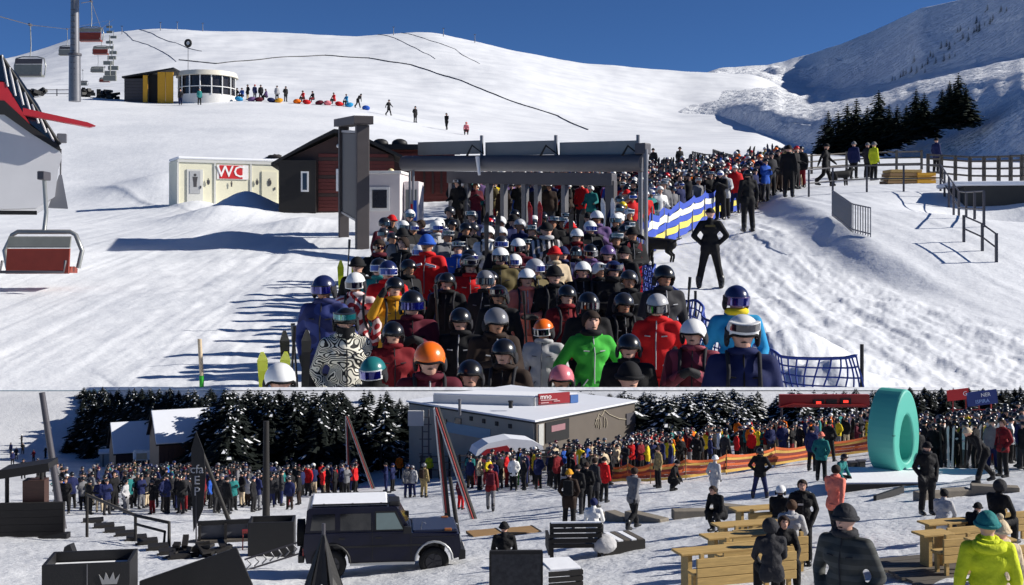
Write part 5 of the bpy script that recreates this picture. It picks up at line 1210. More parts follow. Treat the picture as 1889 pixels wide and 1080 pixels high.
for t0, t1, z_ in ((.12,.50,.22),(.12,.30,.40),(.42,.56,.33)): quadwall(lerp(u1,u3,t0)+Vector((.02,-.08,0)), lerp(u1,u3,t1)+Vector((.02,-.08,0)), zt2-z_-.04, zt2-z_+.03, 'print_line', plain('sign_pale_print', (190,150,150), .6), .2, rs_)
quadwall(lerp(u1,u3,.82)+Vector((.02,-.06,0)), u3+Vector((.02,-.06,0)), zu+.12, zt2, 'blue_sign', plain('sign_blue', (70,110,170), .5), .16)
def wallbox(a, b, t0, t1, z0, z1, name, mat, th, par=lb): return quadwall(lerp(a,b,t0), lerp(a,b,t1), z0, z1, name, mat, th, par)
wallbox(L_, C_, .30, .68, zt-1.65, zt-.95, 'blue_panel', plain('panel_pale_blue', (120,150,170), .6, var=.1), .16)
for t0, z_, w_ in ((.40,.55,.05),(.30,.78,.03),(.24,.8,.03),(.52,.3,.02),(.62,.33,.02),(.72,.36,.02),(.82,.38,.02)): wallbox(L_, C_, t0, t0+w_, zt-z_-.2-w_*4, zt-z_, 'window' if w_ > .02 else 'wall_lamp', STGLASS if w_ > .02 else BLACKP, .2)
wallbox(C_, R_, .08, .30, zt-1.5, zt-.18, 'dark_poster', BLACKP, .18); wallbox(C_, R_, .13, .26, zt-.85, zt-.45, 'poster_print', plain('poster_pink', (150,110,116), .6), .2)
wallbox(C_, R_, .015, .06, zt-1.6, zt-.2, 'door', plain('pale_door', (180,180,176), .6), .18); wallbox(C_, R_, .90, 1.0, zt-1.5, zt-.7, 'roller_door', DMETAL, .2)
gm = MB()                                                       # mountain outline drawn on the brown side
pa, pb = lerp(C_,R_,.56), lerp(C_,R_,.93); nn = Vector((R_.y-C_.y, -(R_.x-C_.x), 0)).normalized()*.16
prof = [(0,.55),(.12,1.25),(.2,1.05),(.28,1.42),(.42,1.05),(.55,.85),(.7,.62),(.85,.5),(1,.42)]
gm.tube([pa.lerp(pb, u)+nn+Vector((0,0,zt-1.55+v-pa.lerp(pb, u).z)) for u, v in prof], .03, 5); gm.build('mural_line', plain('mural_pale', (170,160,140), .7), lb)
for u0, z0_, z1_ in ((.04,.35,.95),(.09,.3,1.0),(.15,.2,.9),(.26,.25,1.0),(.33,.2,.85)):
    q0 = pa.lerp(pb, u0)+nn; MB().tube([(q0.x, q0.y, zt-1.55+z0_), (q0.x+.05, q0.y, zt-1.55+(z0_+z1_)/2), (q0.x-.02, q0.y, zt-1.55+z1_)], .035, 5).build('mural_stroke', plain('mural_pale', (170,160,140), .7), lb)
cp_ = thing('entrance_canopy', 'rounded snowy entrance canopy before the pale building', 'canopy', Ld(935, 73.5)+Vector((0,0,.9)), .25, 1.15)
MB().prism([(-1.9,.55),(1.9,.55),(1.75,.95),(1.2,1.25),(0,1.4),(-1.2,1.2),(-1.75,.9)], -.8, .8).build('vault', ROOFSNOW, cp_, bev=.05); MB().prism([(-1.95,.4),(1.95,.4),(1.95,.56),(-1.95,.56)], -.86, .84).build('edge', BLACKP, cp_); MB().prism([(-1.7,.58),(.2,.58),(-.2,1.05),(-1.3,.9)], -.84, -.81).build('red_print', plain('sign_red_dark', (150,26,36), .5), cp_)
for s in (-1.7, 1.7): MB().cyl((s,0,-.8), (s,0,.45), .06, n=6).build('post', DMETAL, cp_)
for px, y0_, y1_, r_, lab in ((848, 738, 766, .1, 'white flue pipe on the pale building roof'), (942, 742, 753, .14, 'black roof box on the pale building')):
    p = W(px, y1_, 80); o = (MB().cyl((0,0,0), (0,0,(y1_-y0_)/F*76.5), r_, n=10).cyl((0,0,(y1_-y0_)/F*76.5), (0,0,(y1_-y0_)/F*76.5+.1), r_*1.3, n=10)).build('roof_flue', METAL if px < 900 else BLACKP, None, p); tag(o, lab, 'flue')
lm = thing('lattice_mast', 'dark steel ladder mast beside the pale building', 'mast', Ld(785, 82), 0, 1.2)
for s in (-.18, .18): MB().cyl((s,0,-.3), (s,0,4.0), .045, n=6).build('leg', DMETAL, lm)
for k in range(9): B((0,0,.2+.42*k), (.7 if k % 2 else .36,.05,.05)).build('rung', DMETAL, lm)
B((-.55,0,3.5), (.9,.3,.85)).build('cabinet', plain('upper_white_panel', (196,196,194), .6), lm)
# ---- rail fences behind the crowd
fence('plaza_fence', 'dark timber rail fence below the wood left of the pale building', [Ld(470,100), Ld(560,99), Ld(640,96), Ld(760,86)], 1, 1.75, (.5,1.1,1.65), 2.6, BLKWOOD, BLKWOOD, .14, .1)
fence('plaza_fence', 'dark timber rail fence in front of the pale building', [Ld(762,86), Ld(860,75), Ld(960,71), Ld(1080,70), Ld(1195,72)], 1, 1.6, (.6,1.1,1.5), 2.2, BLKWOOD, GREYWOOD, .14, .1)
# ---- small boundary trees, slope skiers
for px, y, jk in ((40,822,'black'),(20,838,'navy blue'),(42,839,'black'),(30,848,'charcoal'),(62,853,'dark red'),(84,846,'black'),(23,862,'navy blue')):
    g = Lfar(px, y); crowd_person(px, g.y, g, 'on the white slope at far left', 'skiers on the left slope', rz=rw.uniform(-2,2), scale=.95, pose=rw.choice(['stand','walk','poles']), jacket=jk, trousers='black', head=rw.choice([('helmet','black'),('helmet','white')]), lod=2)
for px, fy, jk in ((43,884,'black'),(70,882,'navy blue'),(82,886,'black')):
    g = Lp(px, fy); crowd_person(px, g.y, g, 'at the foot of the left slope', 'skiers on the left slope', rz=rw.uniform(-2,2), scale=.95, pose='stand', jacket=jk, trousers='black', head=('helmet','black'), lod=2)
tree(Lfar(123, 834), 2.0, CONW[0], 'lone small fir on the left white slope', None, needle=NEEDLE2, wide=1.6)
# ---- striped timber arches, flags, posts
REDL = plain('pole_red_edge', (150,40,36), .5); WHL = plain('pole_white_edge', (220,216,208), .5)
def arch(pxa, ya, pxt, yt, pxb, yb, d, label):
    a, tp, b = W(pxa, ya, d), W(pxt, yt, d), W(pxb, yb, d); t = thing('slanted_pole_gate', label, 'pole gate', a, 0, 1.0, 'striped pole gates')
    for p, q_ in ((a, tp), (b, tp)):
        ax = (q_-p)
        MB().cyl(p-a-ax*.06, q_-a, .115, .095, 8).build('pole', BLKWOOD, t)
        for s, m_ in ((-.13, WHL), (-.04, REDL)): MB().cyl(p-a+Vector((s*.8,-.115,0)), q_-a+Vector((s*.8,-.10,0)), .034, .03, 6).build('edge_strip', m_, t)
    return t
arch(645, 905, 641, 768, 690, 905, float(Lp(665,905).y), 'red and white edged black pole gate behind the car roof')
arch(825, 945, 806, 752, 878, 968, float(Lp(850,962).y), 'large red and white edged black pole gate behind the car bonnet')
for px, yb, yt, lean, d, lab in ((118,975,724,-.60,32.5,'tall dark lamp post leaning at the left edge'),(491,962,778,0,34,'dark timber post left of the car'),(848,990,880,-.25,30.6,'thin black post leaning before the car bonnet')):
    p, k_ = on_snow(px, yb, d); d = p.y; lean *= k_; h_ = (yb-yt)*d/F; o = MB().cyl((0,0,-.3), (lean,0,h_), .11*k_ if px < 800 else .06*k_, .08*k_ if px < 800 else .05*k_, 10).build('post', BLKWOOD if px > 200 else DMETAL, None, p); o.name = 'lamp_post' if px < 200 else 'timber_post'; tag(o, lab, 'post')
def feather(px, yb, yt, d, label, letters, wpx=40):
    p, k_ = on_snow(px, yb, d); d = p.y; u_ = d/F; h_ = (yb-yt)*u_; t = thing('feather_flag', label, 'flag', p, 0.0)
    MB().cyl((0,0,-.1), (0,0,h_), .03, .015, 8).build('pole', DMETAL, t)
    w_ = wpx*u_; fl = MB().prism([(-w_*.12,h_*.10),(w_*.30,h_*.30),(w_*.42,h_*.6),(w_*.34,h_*.82),(.0,h_*1.0),(-w_*.22,h_*.84),(-w_*.2,h_*.5)], -.02, .02).build('sail', BLACKP, t)
    for k, ch in enumerate(letters): text(ch, .42, cloth('light grey'), fl, (.03, -.035, h_*(.66-.10*k)))
    MB().cyl((0,0,-.05), (0,0,.05), .35, n=16).build('base', BLACKP, t)
feather(362, 1002, 796, 31.5, 'tall black feather flag with pale lettering before the left queue', ['cfa', 'E', 'P'], 42)
o = MB().cyl((0,0,-.2), (-1.5,0,3.6), .10, .09, 8).build('timber_pole', BLKWOOD, None, Lp(428, 965)); tag(o, 'slanting dark pole right of the feather flag', 'pole')
fb = thing('folded_parasol', 'folded black parasol with pale dots at the bottom edge', 'parasol', Lp(597, 1112), 0, 1.35)
for k in range(6):
    a0, a1 = 2*math.pi*k/6, 2*math.pi*(k+.86)/6
    MB().add([(.02*math.cos(a0),.02*math.sin(a0),1.15),(.02*math.cos(a1),.02*math.sin(a1),1.15),(.42*math.cos(a1),.42*math.sin(a1),0),(.42*math.cos(a0),.42*math.sin(a0),0),(.2*math.cos((a0+a1)/2),.2*math.sin((a0+a1)/2),.45)], [(0,4,3),(0,1,4),(1,2,4),(2,3,4)]).build('canopy_fold', BLACKP, fb)
for k in range(5): MB().ell((-.16+.09*k, -.36+.03*abs(k-2), .12+.13*(k % 3)), (.02,.02,.02), 6, 5).build('pale_dot', cloth('light grey'), fb)
MB().cyl((0,0,-.3), (0,0,1.3), .03, n=8).build('pole', DMETAL, fb)
# ---- snow-bar hut, stairs, handrail at left
hb = thing('timber_bar', 'dark timber counter hut at the left edge', 'bar hut', Lp(50, 990), .10, 1.55)
for k in range(5): B((0,0,.05+.17*k), (1.7,.12,.165)).build('plank', BLKWOOD, hb)
for s in (-.55,.25): MB().cyl((s,.3,.0), (s,.3,1.55), .05, n=8).build('post', BLKWOOD, hb)
B((-.05,.3,1.6), (1.15,.8,.14), ry=-.14).build('roof', BLACKP, hb); B((-.05,-.12,1.58), (1.17,.04,.2), ry=-.14).build('fascia', BLKWOOD, hb)
B((.1,.35,1.0), (.5,.4,.6)).build('cabinet', DWOOD, hb)
stp = thing('timber_steps', 'flight of dark timber steps going down beside the left snow', 'steps', Lp(172, 966), 0)
for k in range(9):
    g = Lp(172+20*k, 966+8.2*k); w_ = 36*g.y/F; p = g-stp.location+Vector((0,0,.12))
    B(tuple(p), (w_,.5,.1), rz=.35).build('tread', BLKWOOD, stp); B(tuple(p+Vector((0,-.22,-.14))), (w_,.07,.26), rz=.35).build('riser', BLKWOOD, stp)
hr_ = thing('handrail', 'pale-edged dark handrail beside the timber steps', 'handrail', Lp(250, 1000), 0)
hh_ = 48*hr_.location.y/F; pA = Vector((0,0,hh_)); gB_ = Lp(312, 1010); pB = gB_-hr_.location+Vector((0,0,44*gB_.y/F)); pC = gB_-hr_.location
MB().tube([pA, pB, pC], .06, 6).build('rail', BLKWOOD, hr_); MB().tube([pA+Vector((0,0,-.3)), pB+Vector((-.14,0,-.3)), pC+Vector((-.18,0,0))], .05, 6).build('rail', BLKWOOD, hr_); MB().tube([pA+Vector((-2.4,2.0,.3)), pA], .06, 6).build('rail', GREYWOOD, hr_)
for p in (pA, pA+Vector((-2.4,2.0,.3))): MB().cyl(p+Vector((0,0,-1.6)), p, .06, n=6).build('post', BLKWOOD, hr_)
# black planter boxes in front, with crown emblem
def panel_box(px, yb, d, w_, dp, h_, rz, label, name='planter_box', cat='planter'):
    p_, k_ = on_snow(px, yb, d); t = thing(name, label, cat, p_, rz, k_)
    for y in (-dp/2, dp/2): B((0,y,h_/2), (w_,.06,h_)).build('side_panel', BLACKP, t, bev=.008)
    for x in (-w_/2+.03, w_/2-.03): B((x,0,h_/2), (.06,dp-.07,h_)).build('end_panel', BLACKP, t, bev=.008)
    B((0,0,h_*.7), (w_-.13,dp-.13,.05)).build('snow_fill', SNOWCAP, t); return t
pbx = panel_box(168, 1102, 20.5, 1.42, .85, .66, .16, 'open black planter box with crown emblem at lower left')
LET = plain('pale_lettering', (150,150,150), .6)
fr = [c for c in pbx.children if c.name.startswith('side_panel')][0]
text('Princess Lodges', .085, LET, fr, (-.40, -.46, .23)); B((.02,-.457,.33), (.012,.012,.64)).build('seam', METAL, fr)
MB().prism([(-.12,0),(.12,0),(.17,.17),(.09,.07),(.06,.2),(0,.08),(-.06,.2),(-.09,.07),(-.17,.17)], -.012, 0).build('crown_emblem', LET, fr, (.38, -.455, .30))
o = MB().prism([(-.14,0),(.14,0),(.03,.30),(-.08,.26)], -.1, .1).build('snow_marker', BLACKP, None, Lp(130, 1030)); o.scale = (1.6,)*3; tag(o, 'small black wedge on the snow above the planter box', 'wedge')
o = MB().prism([(-.55,0),(.18,.0),(.18,.12),(.1,.12)], -.12, .12).build('buried_board', BLACKP, None, Lp(112, 992)); o.scale = (1.6,)*3; tag(o, 'black board half buried in the left snow mound', 'board')
def leaning_panel(px, yb, d, pts, label, mat=BLACKP, name='board_panel'):
    p_ = Lp(px, yb); d = p_.y; t = thing(name, label, 'panel', p_, 0); u_ = d/F
    MB().prism([((a-px)*u_, (yb-b)*u_) for a, b in pts], -.04, .04).build('panel', mat, t, bev=.005)
    MB().tube([((a-px)*u_, -.045, (yb-b)*u_) for a, b in pts[:2]] , .018, 6).build('edge', DMETAL, t); return t
leaning_panel(350, 1090, 20.8, [(258,1076),(436,1014),(470,1092),(258,1092)][::-1], 'large slanted black panel at the bottom edge', BLACKP)
ct2 = panel_box(502, 1026, 26, .98, .6, .78, .12, 'black square box panel left of the car', 'counter_box', 'box')
ct3 = thing('outdoor_counter', 'long black counter with grey inner panels and red stools', 'counter', *(lambda q: (q[0], .22, q[1]))(on_snow(440, 1010, 28.5)))
B((0,0,.62), (1.9,.08,.10)).build('top_rail', BLACKP, ct3); B((-.25,.05,.42), (1.3,.05,.34)).build('grey_panel', plain('grey_acrylic', (96,98,104), .5), ct3); B((0,.0,.22), (1.9,.5,.06)).build('shelf', GREYWOOD, ct3)
for x in (-.9,-.3,.3,.9): B((x,0,.1), (.06,.4,1.0)).build('leg', BLKWOOD, ct3)
for k, x in enumerate((.15,.45)):
    s_ = thing('bar_stool', ['left red stool under the black counter', 'right red stool under the black counter'][k], 'stool', *(lambda q: (q[0], .2, q[1]))(on_snow(455+22*k, 1014, 27.2)))
    B((0,0,.42), (.2,.2,.05)).build('seat', plain('stool_red', (120,40,36), .5), s_)
    for a in (-1,1):
        for b in (-1,1): MB().cyl((a*.09,b*.09,-.1), (a*.08,b*.08,.42), .014, n=5).build('leg', plain('stool_red', (120,40,36), .5), s_)
pl = thing('chevron_pallet_rack', 'grey metal rack with chevron bars lying on the snow by the car', 'rack', *(lambda q: (q[0], .18, q[1]))(on_snow(455, 1052, 24.5)))
for k in range(8):
    x = k*.155; MB().tube([(x,0,.02+.045*k),(x+.09,0,.11+.045*k),(x+.02,0,.2+.045*k)], .016, 5).build('chevron_bar', METAL, pl)
MB().tube([(-.05,0,-.02),(1.35,0,.36)], .022, 6).build('rail', DMETAL, pl); MB().tube([(-.05,.2,.16),(1.3,.2,.54)], .022, 6).build('rail', DMETAL, pl)
jn = MB(); rj = random.Random(2)
for _ in range(26): jn.box((rj.uniform(-.5,.6), rj.uniform(-.2,.2), rj.uniform(0,.28)), (rj.uniform(.1,.5), rj.uniform(.05,.2), rj.uniform(.03,.12)), rz=rj.uniform(0,3), ry=rj.uniform(-.4,.4))
o = jn.build('timber_scraps', BLKWOOD, None, Lp(362, 1030)); o.scale = (1.5,)*3; o['kind'] = 'stuff'; tag(o, 'pile of dark timber scraps at the foot of the feather flag', 'timber')

# ---- off-road car
CARB = plain('car_dark_navy_paint', (11,15,40), .3, var=.08, coat=.1, spec=.28); CARG = plain('car_window_tint', (16,18,22), .08, spec=.9); CARL = plain('car_side_window_clear', (120,140,136), .1, spec=.9); TRIM = plain('car_black_trim', (20,20,22), .6); SIL = plain('car_silver_trim', (176,178,180), .35, metal=.5)
car = thing('off_road_car', 'boxy dark navy off-road car with snow on its roof', 'car', Lp(706, 1050), math.radians(7), .99)
hwid = .86
# side outline of the lower body with wheel arches, then the cabin
def archpts(cx, r, z0, n=7): return [(cx+r*math.cos(math.pi*k/n), z0+r*math.sin(math.pi*k/n)) for k in range(n+1)]
lowp = [(-2.0,.45)]+archpts(-1.36,.47,.45)[::-1]+[(-.88,.42),(.86,.42)]+archpts(1.34,.47,.45)[::-1]+[(2.0,.5),(2.05,.75),(2.02,1.12),(.78,1.18),(.62,1.22),(-2.05,1.22),(-2.08,.8)]
MB().prism(lowp, -hwid, hwid).build('body', CARB, car, bev=.035)
cabp = [(-2.04,1.2),(.72,1.2),(.40,1.82),(.32,1.88),(-1.92,1.88),(-1.99,1.82)]
cab = MB().prism(cabp, -hwid*.94, hwid*.94).build('cabin', CARB, car, bev=.04)
B((1.38,0,1.17), (1.2,1.5,.1)).build('bonnet', plain('car_bonnet_sheen', (34,37,54), .35, coat=.3), car, bev=.04)  # sheen put into the colour: paler navy than the body
for s in (-1, 1):
    y = s*hwid*.945
    wn = MB().prism([(-.18,1.28),(.52,1.28),(.30,1.72),(-.18,1.72)], y-.01, y+.01).build('side_window', CARL if s < 0 else CARG, car); 
    MB().prism([(-.22,1.24),(.6,1.24),(.34,1.77),(-.22,1.77)], y-.006, y+.006).build('window_frame', TRIM, wn)
    MB().prism([(-1.12,1.28),(-.32,1.28),(-.32,1.72),(-1.12,1.72)], y-.008, y+.008).build('side_window', CARG, car); MB().prism([(-1.9,1.3),(-1.26,1.3),(-1.26,1.72),(-1.84,1.72)], y-.008, y+.008).build('side_window', CARG, car)
    dr = MB().prism([(-.27,.5),(.72,.5),(.72,1.18),(-.27,1.18)], s*(hwid+.004)-.008, s*(hwid+.004)+.008).build('door', CARB, car, bev=.006); B((-.12,s*(hwid+.03),1.08), (.16,.04,.035)).build('handle', TRIM, dr)
    d2 = MB().prism([(-.90,.5),(-.29,.5),(-.29,1.18),(-1.2,1.18),(-1.2,1.0),(-.95,.85)], s*(hwid+.004)-.008, s*(hwid+.004)+.008).build('door', CARB, car, bev=.006); B((-1.08,s*(hwid+.03),1.08), (.16,.04,.035)).build('handle', TRIM, d2)
    B((-.02,s*(hwid+.03),.40), (1.7,.1,.06)).build('running_board', SIL, car, bev=.015)
    B((.0,s*(hwid+.012),.86), (2.6,.02,.05)).build('side_moulding', TRIM, car)
    for cx in (-1.36, 1.34):
        MB().tube([(a, s*(hwid+.02), b) for a, b in archpts(cx,.49,.45,10)], .035, 6).build('wheel_arch', SIL if cx > 0 else TRIM, car)
        wh = thing('wheel', '', 'x', (cx, s*(hwid-.10), .38)); wh.parent = car
        for kk in ('label', 'category'): del wh[kk]
        vs = [(.38*math.cos(t), 0, .38*math.sin(t)) for t in np.linspace(0, 2*math.pi, 29)[:-1]]
        MB().tube([(.30*math.cos(t), 0, .30*math.sin(t)) for t in np.linspace(0, 2*math.pi, 29)[:-1]], .105, 8, closed=True).build('tyre', RUBBER, wh)
        rm = MB().cyl((0,-.06,0), (0,.06,0), .225, n=20)
        for k in range(5): a = 2*math.pi*k/5; rm.box((.11*math.cos(a), s*.075, .11*math.sin(a)), (.2,.03,.05), ry=-a)
        rm.build('rim', plain('rim_dark', (60,60,64), .4, metal=.5), wh)
    MB().prism([(.52,1.2),(.74,1.2),(.74,1.36),(.55,1.38)], s*(hwid+.08)-.06, s*(hwid+.08)+.06).build('mirror', TRIM, car, bev=.02)
    MB().cyl((2.02,s*.62,.95), (2.08,s*.62,.95), .11, n=16).build('headlight', plain('headlight_glass', (190,195,200), .1, spec=1), car); B((1.72,s*.70,1.21), (.2,.12,.07)).build('indicator', plain('indicator_amber', (150,90,40), .3), car, bev=.02)
MB().prism([(2.0,.42),(2.18,.45),(2.18,.68),(2.04,.72)], -hwid*.98, hwid*.98).build('front_bumper', TRIM, car, bev=.03); B((-2.14,0,.56), (.16,1.6,.22)).build('rear_bumper', TRIM, car, bev=.03)
B((2.045,0,.95), (.03,.9,.26)).build('grille', TRIM, car); B((2.19,0,.58), (.02,.46,.11)).build('number_plate', plain('white_sign', (240,236,232), .5), car)
for s in (-1, 1): B((-2.085,s*.72,.74), (.04,.16,.2)).build('tail_lamp', plain('tail_lamp_red', (130,20,20), .3), car, bev=.01); B((-.28,s*(hwid+.012),1.0), (.014,.012,1.0)).build('door_seam', TRIM, car); B((.735,s*(hwid+.012),.85), (.014,.012,.66)).build('door_seam', TRIM, car); B((1.34,s*(hwid+.012),1.06), (1.1,.012,.014)).build('wing_crease', TRIM, car)
MB().cyl((-2.08,.1,1.05), (-2.28,.1,1.05), .36, n=22).build('spare_wheel', RUBBER, car)
MB().prism([(.60,1.25),(.72,1.24),(.42,1.80),(.36,1.80)], -.70, .70).build('windscreen', CARG, car)
for s in (-1,1): MB().tube([(-1.85,s*.72,1.95),(.25,s*.72,1.95)], .025, 6).build('roof_rail', TRIM, car)
for k in range(3): B((-1.55+.75*k,0,1.95), (.05,1.5,.04)).build('roof_bar', TRIM, car)
B((-.88,0,1.935), (2.0,1.36,.08)).build('roof_snow', SNOWCAP, car, bev=.035); B((.30,-.4,1.93), (.3,.7,.14)).build('light_bar', TRIM, car, bev=.04); MB().tube([(1.0,-.6,1.22),(1.05,-.62,1.42),(1.14,-.62,1.36)], .012, 5).build('antenna', SIL, car)

# ---- black pallet lounges
def slat_lounge(px, yb, d, rz, label, w_, snow=True):
    t = thing('pallet_lounge', label, 'outdoor seat', *(lambda q: (q[0], rz, q[1]))(on_snow(px, yb, d)), 'black pallet seats on the snow')
    for k in range(5): B((0,-.03*k*.3,.30+.115*k), (w_,.05,.085)).build('back_slat', BLKWOOD, t)
    for x in (-w_/2+.05,w_/2-.05): B((x,.03,.3), (.08,.08,1.0)).build('post', BLKWOOD, t)
    for k in range(5): B((0,.12+.14*k,.26), (w_,.11,.05)).build('seat_slat', BLKWOOD, t)
    for x in (-w_/2,w_/2): B((x,.4,.28), (.06,.9,.34)).build('side_board', BLKWOOD, t)
    if snow: B((0,-.06,.83), (w_*.96,.06,.03)).build('snow_line', SNOWCAP, t)
    return t
slat_lounge(1062, 1034, 26.2, .05, 'black slatted pallet seat with snow on its slats', 1.15)
t = thing('pallet_table', 'low black pallet table with white blanket right of the slatted seat', 'table', *(lambda q: (q[0], .35, q[1]))(on_snow(1138, 1020, 27)))
for k in range(6): B((-.42+.165*k,0,.34), (.12,.8,.04)).build('top_slat', GREYWOOD if k % 2 else SNOWCAP, t)
B((0,-.4,.18), (1.0,.06,.3)).build('front_board', BLKWOOD, t); B((.48,0,.18), (.06,.8,.3)).build('side_board', BLKWOOD, t); bl = MB().ell((-.45,-.3,.28), (.3,.25,.22), 10, 7).build('blanket', cloth('light grey'), t)
t = thing('pallet_lounge', 'snow-dusted black pallet seat with mesh back at the bottom edge', 'outdoor seat', *(lambda q: (q[0], .03, q[1]))(on_snow(952, 1094, 22.2)), 'black pallet seats on the snow')
B((0,0,.42), (.92,.07,.6)).build('back_board', plain('snowy_black_board', (58,58,60), .9, var=.8, scale=14, detail=8), t)
for x in (-.47,.47): B((x,.02,.36), (.06,.1,.78)).build('post', BLKWOOD, t)
B((0,0,.75), (.98,.1,.06)).build('top_rail', BLKWOOD, t); B((0,.4,.3), (.92,.7,.08)).build('seat', BLKWOOD, t)
t = thing('pallet_table', 'low black pallet table with snow on top beside the front seat', 'table', *(lambda q: (q[0], .25, q[1]))(on_snow(1032, 1080, 23.2)))
B((0,0,.42), (.62,.8,.05)).build('snow_top', SNOWCAP, t, bev=.015)
for k in range(3): B((0,-.4,.12+.11*k), (.66,.05,.085)).build('front_slat', BLKWOOD, t); B((.33,0,.12+.11*k), (.05,.82,.085)).build('side_slat', BLKWOOD, t)
for px, yb, lab, rz_ in ((893,985,'brown wooden deck board at the foot of the large pole gate',.35),(960,983,'second brown wooden deck board left of the slatted seat',.35)):
    t = thing('deck_board', lab, 'deck', Lp(px, yb), rz_)
    for k in range(4): B((0,-.3+.2*k,.05), (1.0,.185,.09)).build('plank', PINE2, t, bev=.008)
    B((.53,0,.03), (.06,.86,.14)).build('edge_board', BLKWOOD, t)
for pts_, lab in (([(1092,958),(1160,962),(1226,962)],'low stone kerb crossing the snow behind the slatted seat'),([(1240,958),(1330,948),(1395,944)],'low stone kerb left of the pine benches'),([(1690,925),(1790,912),(1880,905)],'low stone kerb right of the sculpture')):
    P = [Lp(a, b) for a, b in pts_]; t = thing('stone_kerb', lab, 'kerb', P[0], 0)
    KM = plain('kerb_stone', (128,120,108), .9, var=.3, scale=5, bump=.5)
    for a, b in zip(P[:-1], P[1:]):
        n_ = max(1, int((b-a).length/.8))
        for k in range(n_):
            p = a.lerp(b, (k+.5)/n_)-P[0]; B(tuple(p+Vector((0,0,.08))), ((b-a).length/n_-.02,.42,.3), rz=math.atan2(b.y-a.y, b.x-a.x)).build('kerb_stone', KM, t, bev=.03)

# ---- pine bench rows
def bench(px, yb, d, rz, ln, label, tab=True, legs=True):
    t = thing('pine_bench', label, 'bench', *(lambda q: (q[0], rz, q[1]))(on_snow(px+32 if px < 1500 else px, yb, d)), 'pine benches with tables')
    for k in range(3): B((0,-.02,.34+.165*k), (ln,.05,.155)).build('back_board', PINE, t, bev=.008)
    for k in range(2): B((0,.14+.17*k,.44), (ln,.155,.045)).build('seat_board', PINE, t, bev=.008)
    for x in (-ln/2+.12, ln/2-.12):
        B((x,.03,.40), (.07,.07,.85)).build('back_post', PINE, t); B((x,.33,.2), (.07,.07,.46)).build('leg', PINE, t)
    if tab:
        for k in range(3): B((0,.66+.15*k,.66), (ln,.14,.045)).build('table_board', PINE, t, bev=.008)
        for x in (-ln/2+.2, ln/2-.2): B((x,.8,.30), (.08,.3,.68)).build('table_leg', PINE, t)
    return t
for px, yb, d, ln, lab in ((1345,1103,21.0,1.95,'front pine bench with wide back boards at the bottom edge'),(1380,1066,23.2,1.85,'second pine bench with table, behind the front bench'),(1385,1034,26.0,1.75,'third pine bench with table, next behind'),(1398,1003,29.5,1.5,'farthest pine bench of the left row')):
    bench(px, yb, d, .30, ln, lab)
bench(1790, 1030, 26.0, .30, 1.25, 'pine bench with table at the right, behind the yellow jacket'); bench(1768, 1060, 24.0, .30, .75, 'short pine bench with legs on planks at the right')
bench(1880, 1075, 22.5, .30, .9, 'pine bench cut by the right edge'); bench(1880, 1000, 29, .30, 1.0, 'farther pine bench at the right edge', False)
t = thing('plank_floor', 'grey plank floor under the right pine benches', 'deck', Lp(1765, 1058), .30)
for k in range(9): B((-.3+.05*(k%2),-.9+.26*k,.0), (1.7,.235,.05)).build('plank', GREYWOOD, t)
ski_pair(Lp(1268, 1072), .42, .3, -.15, 'red', 'single red ski tip standing left of the pine benches', both=False)

# ---- teal sculpture and stage
TEAL = plain('sculpture_teal_paint', (84,176,160), .45, var=.06, scale=1.2, bump=.05)
d_s = 50.0; scp = thing('ring_sculpture', 'large teal egg-shaped ring sculpture with an oval hole', 'sculpture', *(lambda q: (q[0], math.radians(46), q[1]))(on_snow(1648, 886, d_s)))
scp.location.z += .22; n_ = 40; Hh = 3.55
def egg(t):
    z = -math.cos(t); x = math.sin(t)*1.18*(1-.16*z); return (x, Hh/2+z*Hh/2)
outer = [egg(2*math.pi*k/n_) for k in range(n_)]; inner = [(.60*math.sin(2*math.pi*k/n_)*(1+.2*math.cos(2*math.pi*k/n_)), 1.5-.98*math.cos(2*math.pi*k/n_)) for k in range(n_)]
vs = []; dp = .6
for y in (-dp, dp):
    vs += [(a, y, b) for a, b in outer]; vs += [(a, y, b) for a, b in inner]
fs = []
for k in range(n_):
    j = (k+1) % n_; fs += [(k, j, n_+j, n_+k), (2*n_+k, 3*n_+k, 3*n_+j, 2*n_+j), (k, 2*n_+k, 2*n_+j, j), (n_+k, n_+j, 3*n_+j, 3*n_+k)]
MB().add(vs, fs).build('ring', TEAL, scp, bev=.09)
B((-1.12,0,1.75), (.12,1.24,.03)).build('seam', plain('sculpture_seam', (40,96,90), .6), scp); MB().cyl((0,0,-.2), (0,0,.06), .8, n=20).build('foot', BLACKP, scp)
stg = thing('snowy_stage', 'low black-edged stage with snow on top under the sculpture', 'stage', Lp(1690, 893), .06)
MB().prism([(-2.9,-.35),(2.2,-.5),(3.6,1.9),(-1.6,2.6)], -.3, .08, 'z').build('base', BLACKP, stg); MB().prism([(-2.8,-.26),(2.15,-.4),(3.5,1.85),(-1.55,2.5)], .084, .13, 'z').build('snow_top', SNOWCAP, stg)
o = B((0,0,.1), (.1,1.9,.2)).build('timber_beam', BLACKP, None, Lp(1640, 918), (0,0,-.75)); tag(o, 'black timber beam on the snow before the stage', 'beam')
for px, y, lab in ((1588,868,'small black box on the snow left of the sculpture'),(1572,872,'second small dark box left of the sculpture')):
    t = thing('equipment_box', lab, 'box', Lp(px, y), .3); B((0,0,.2), (.3,.25,.4)).build('case', BLACKP, t, bev=.02); B((0,0,.43), (.34,.28,.06)).build('lid', DMETAL, t)
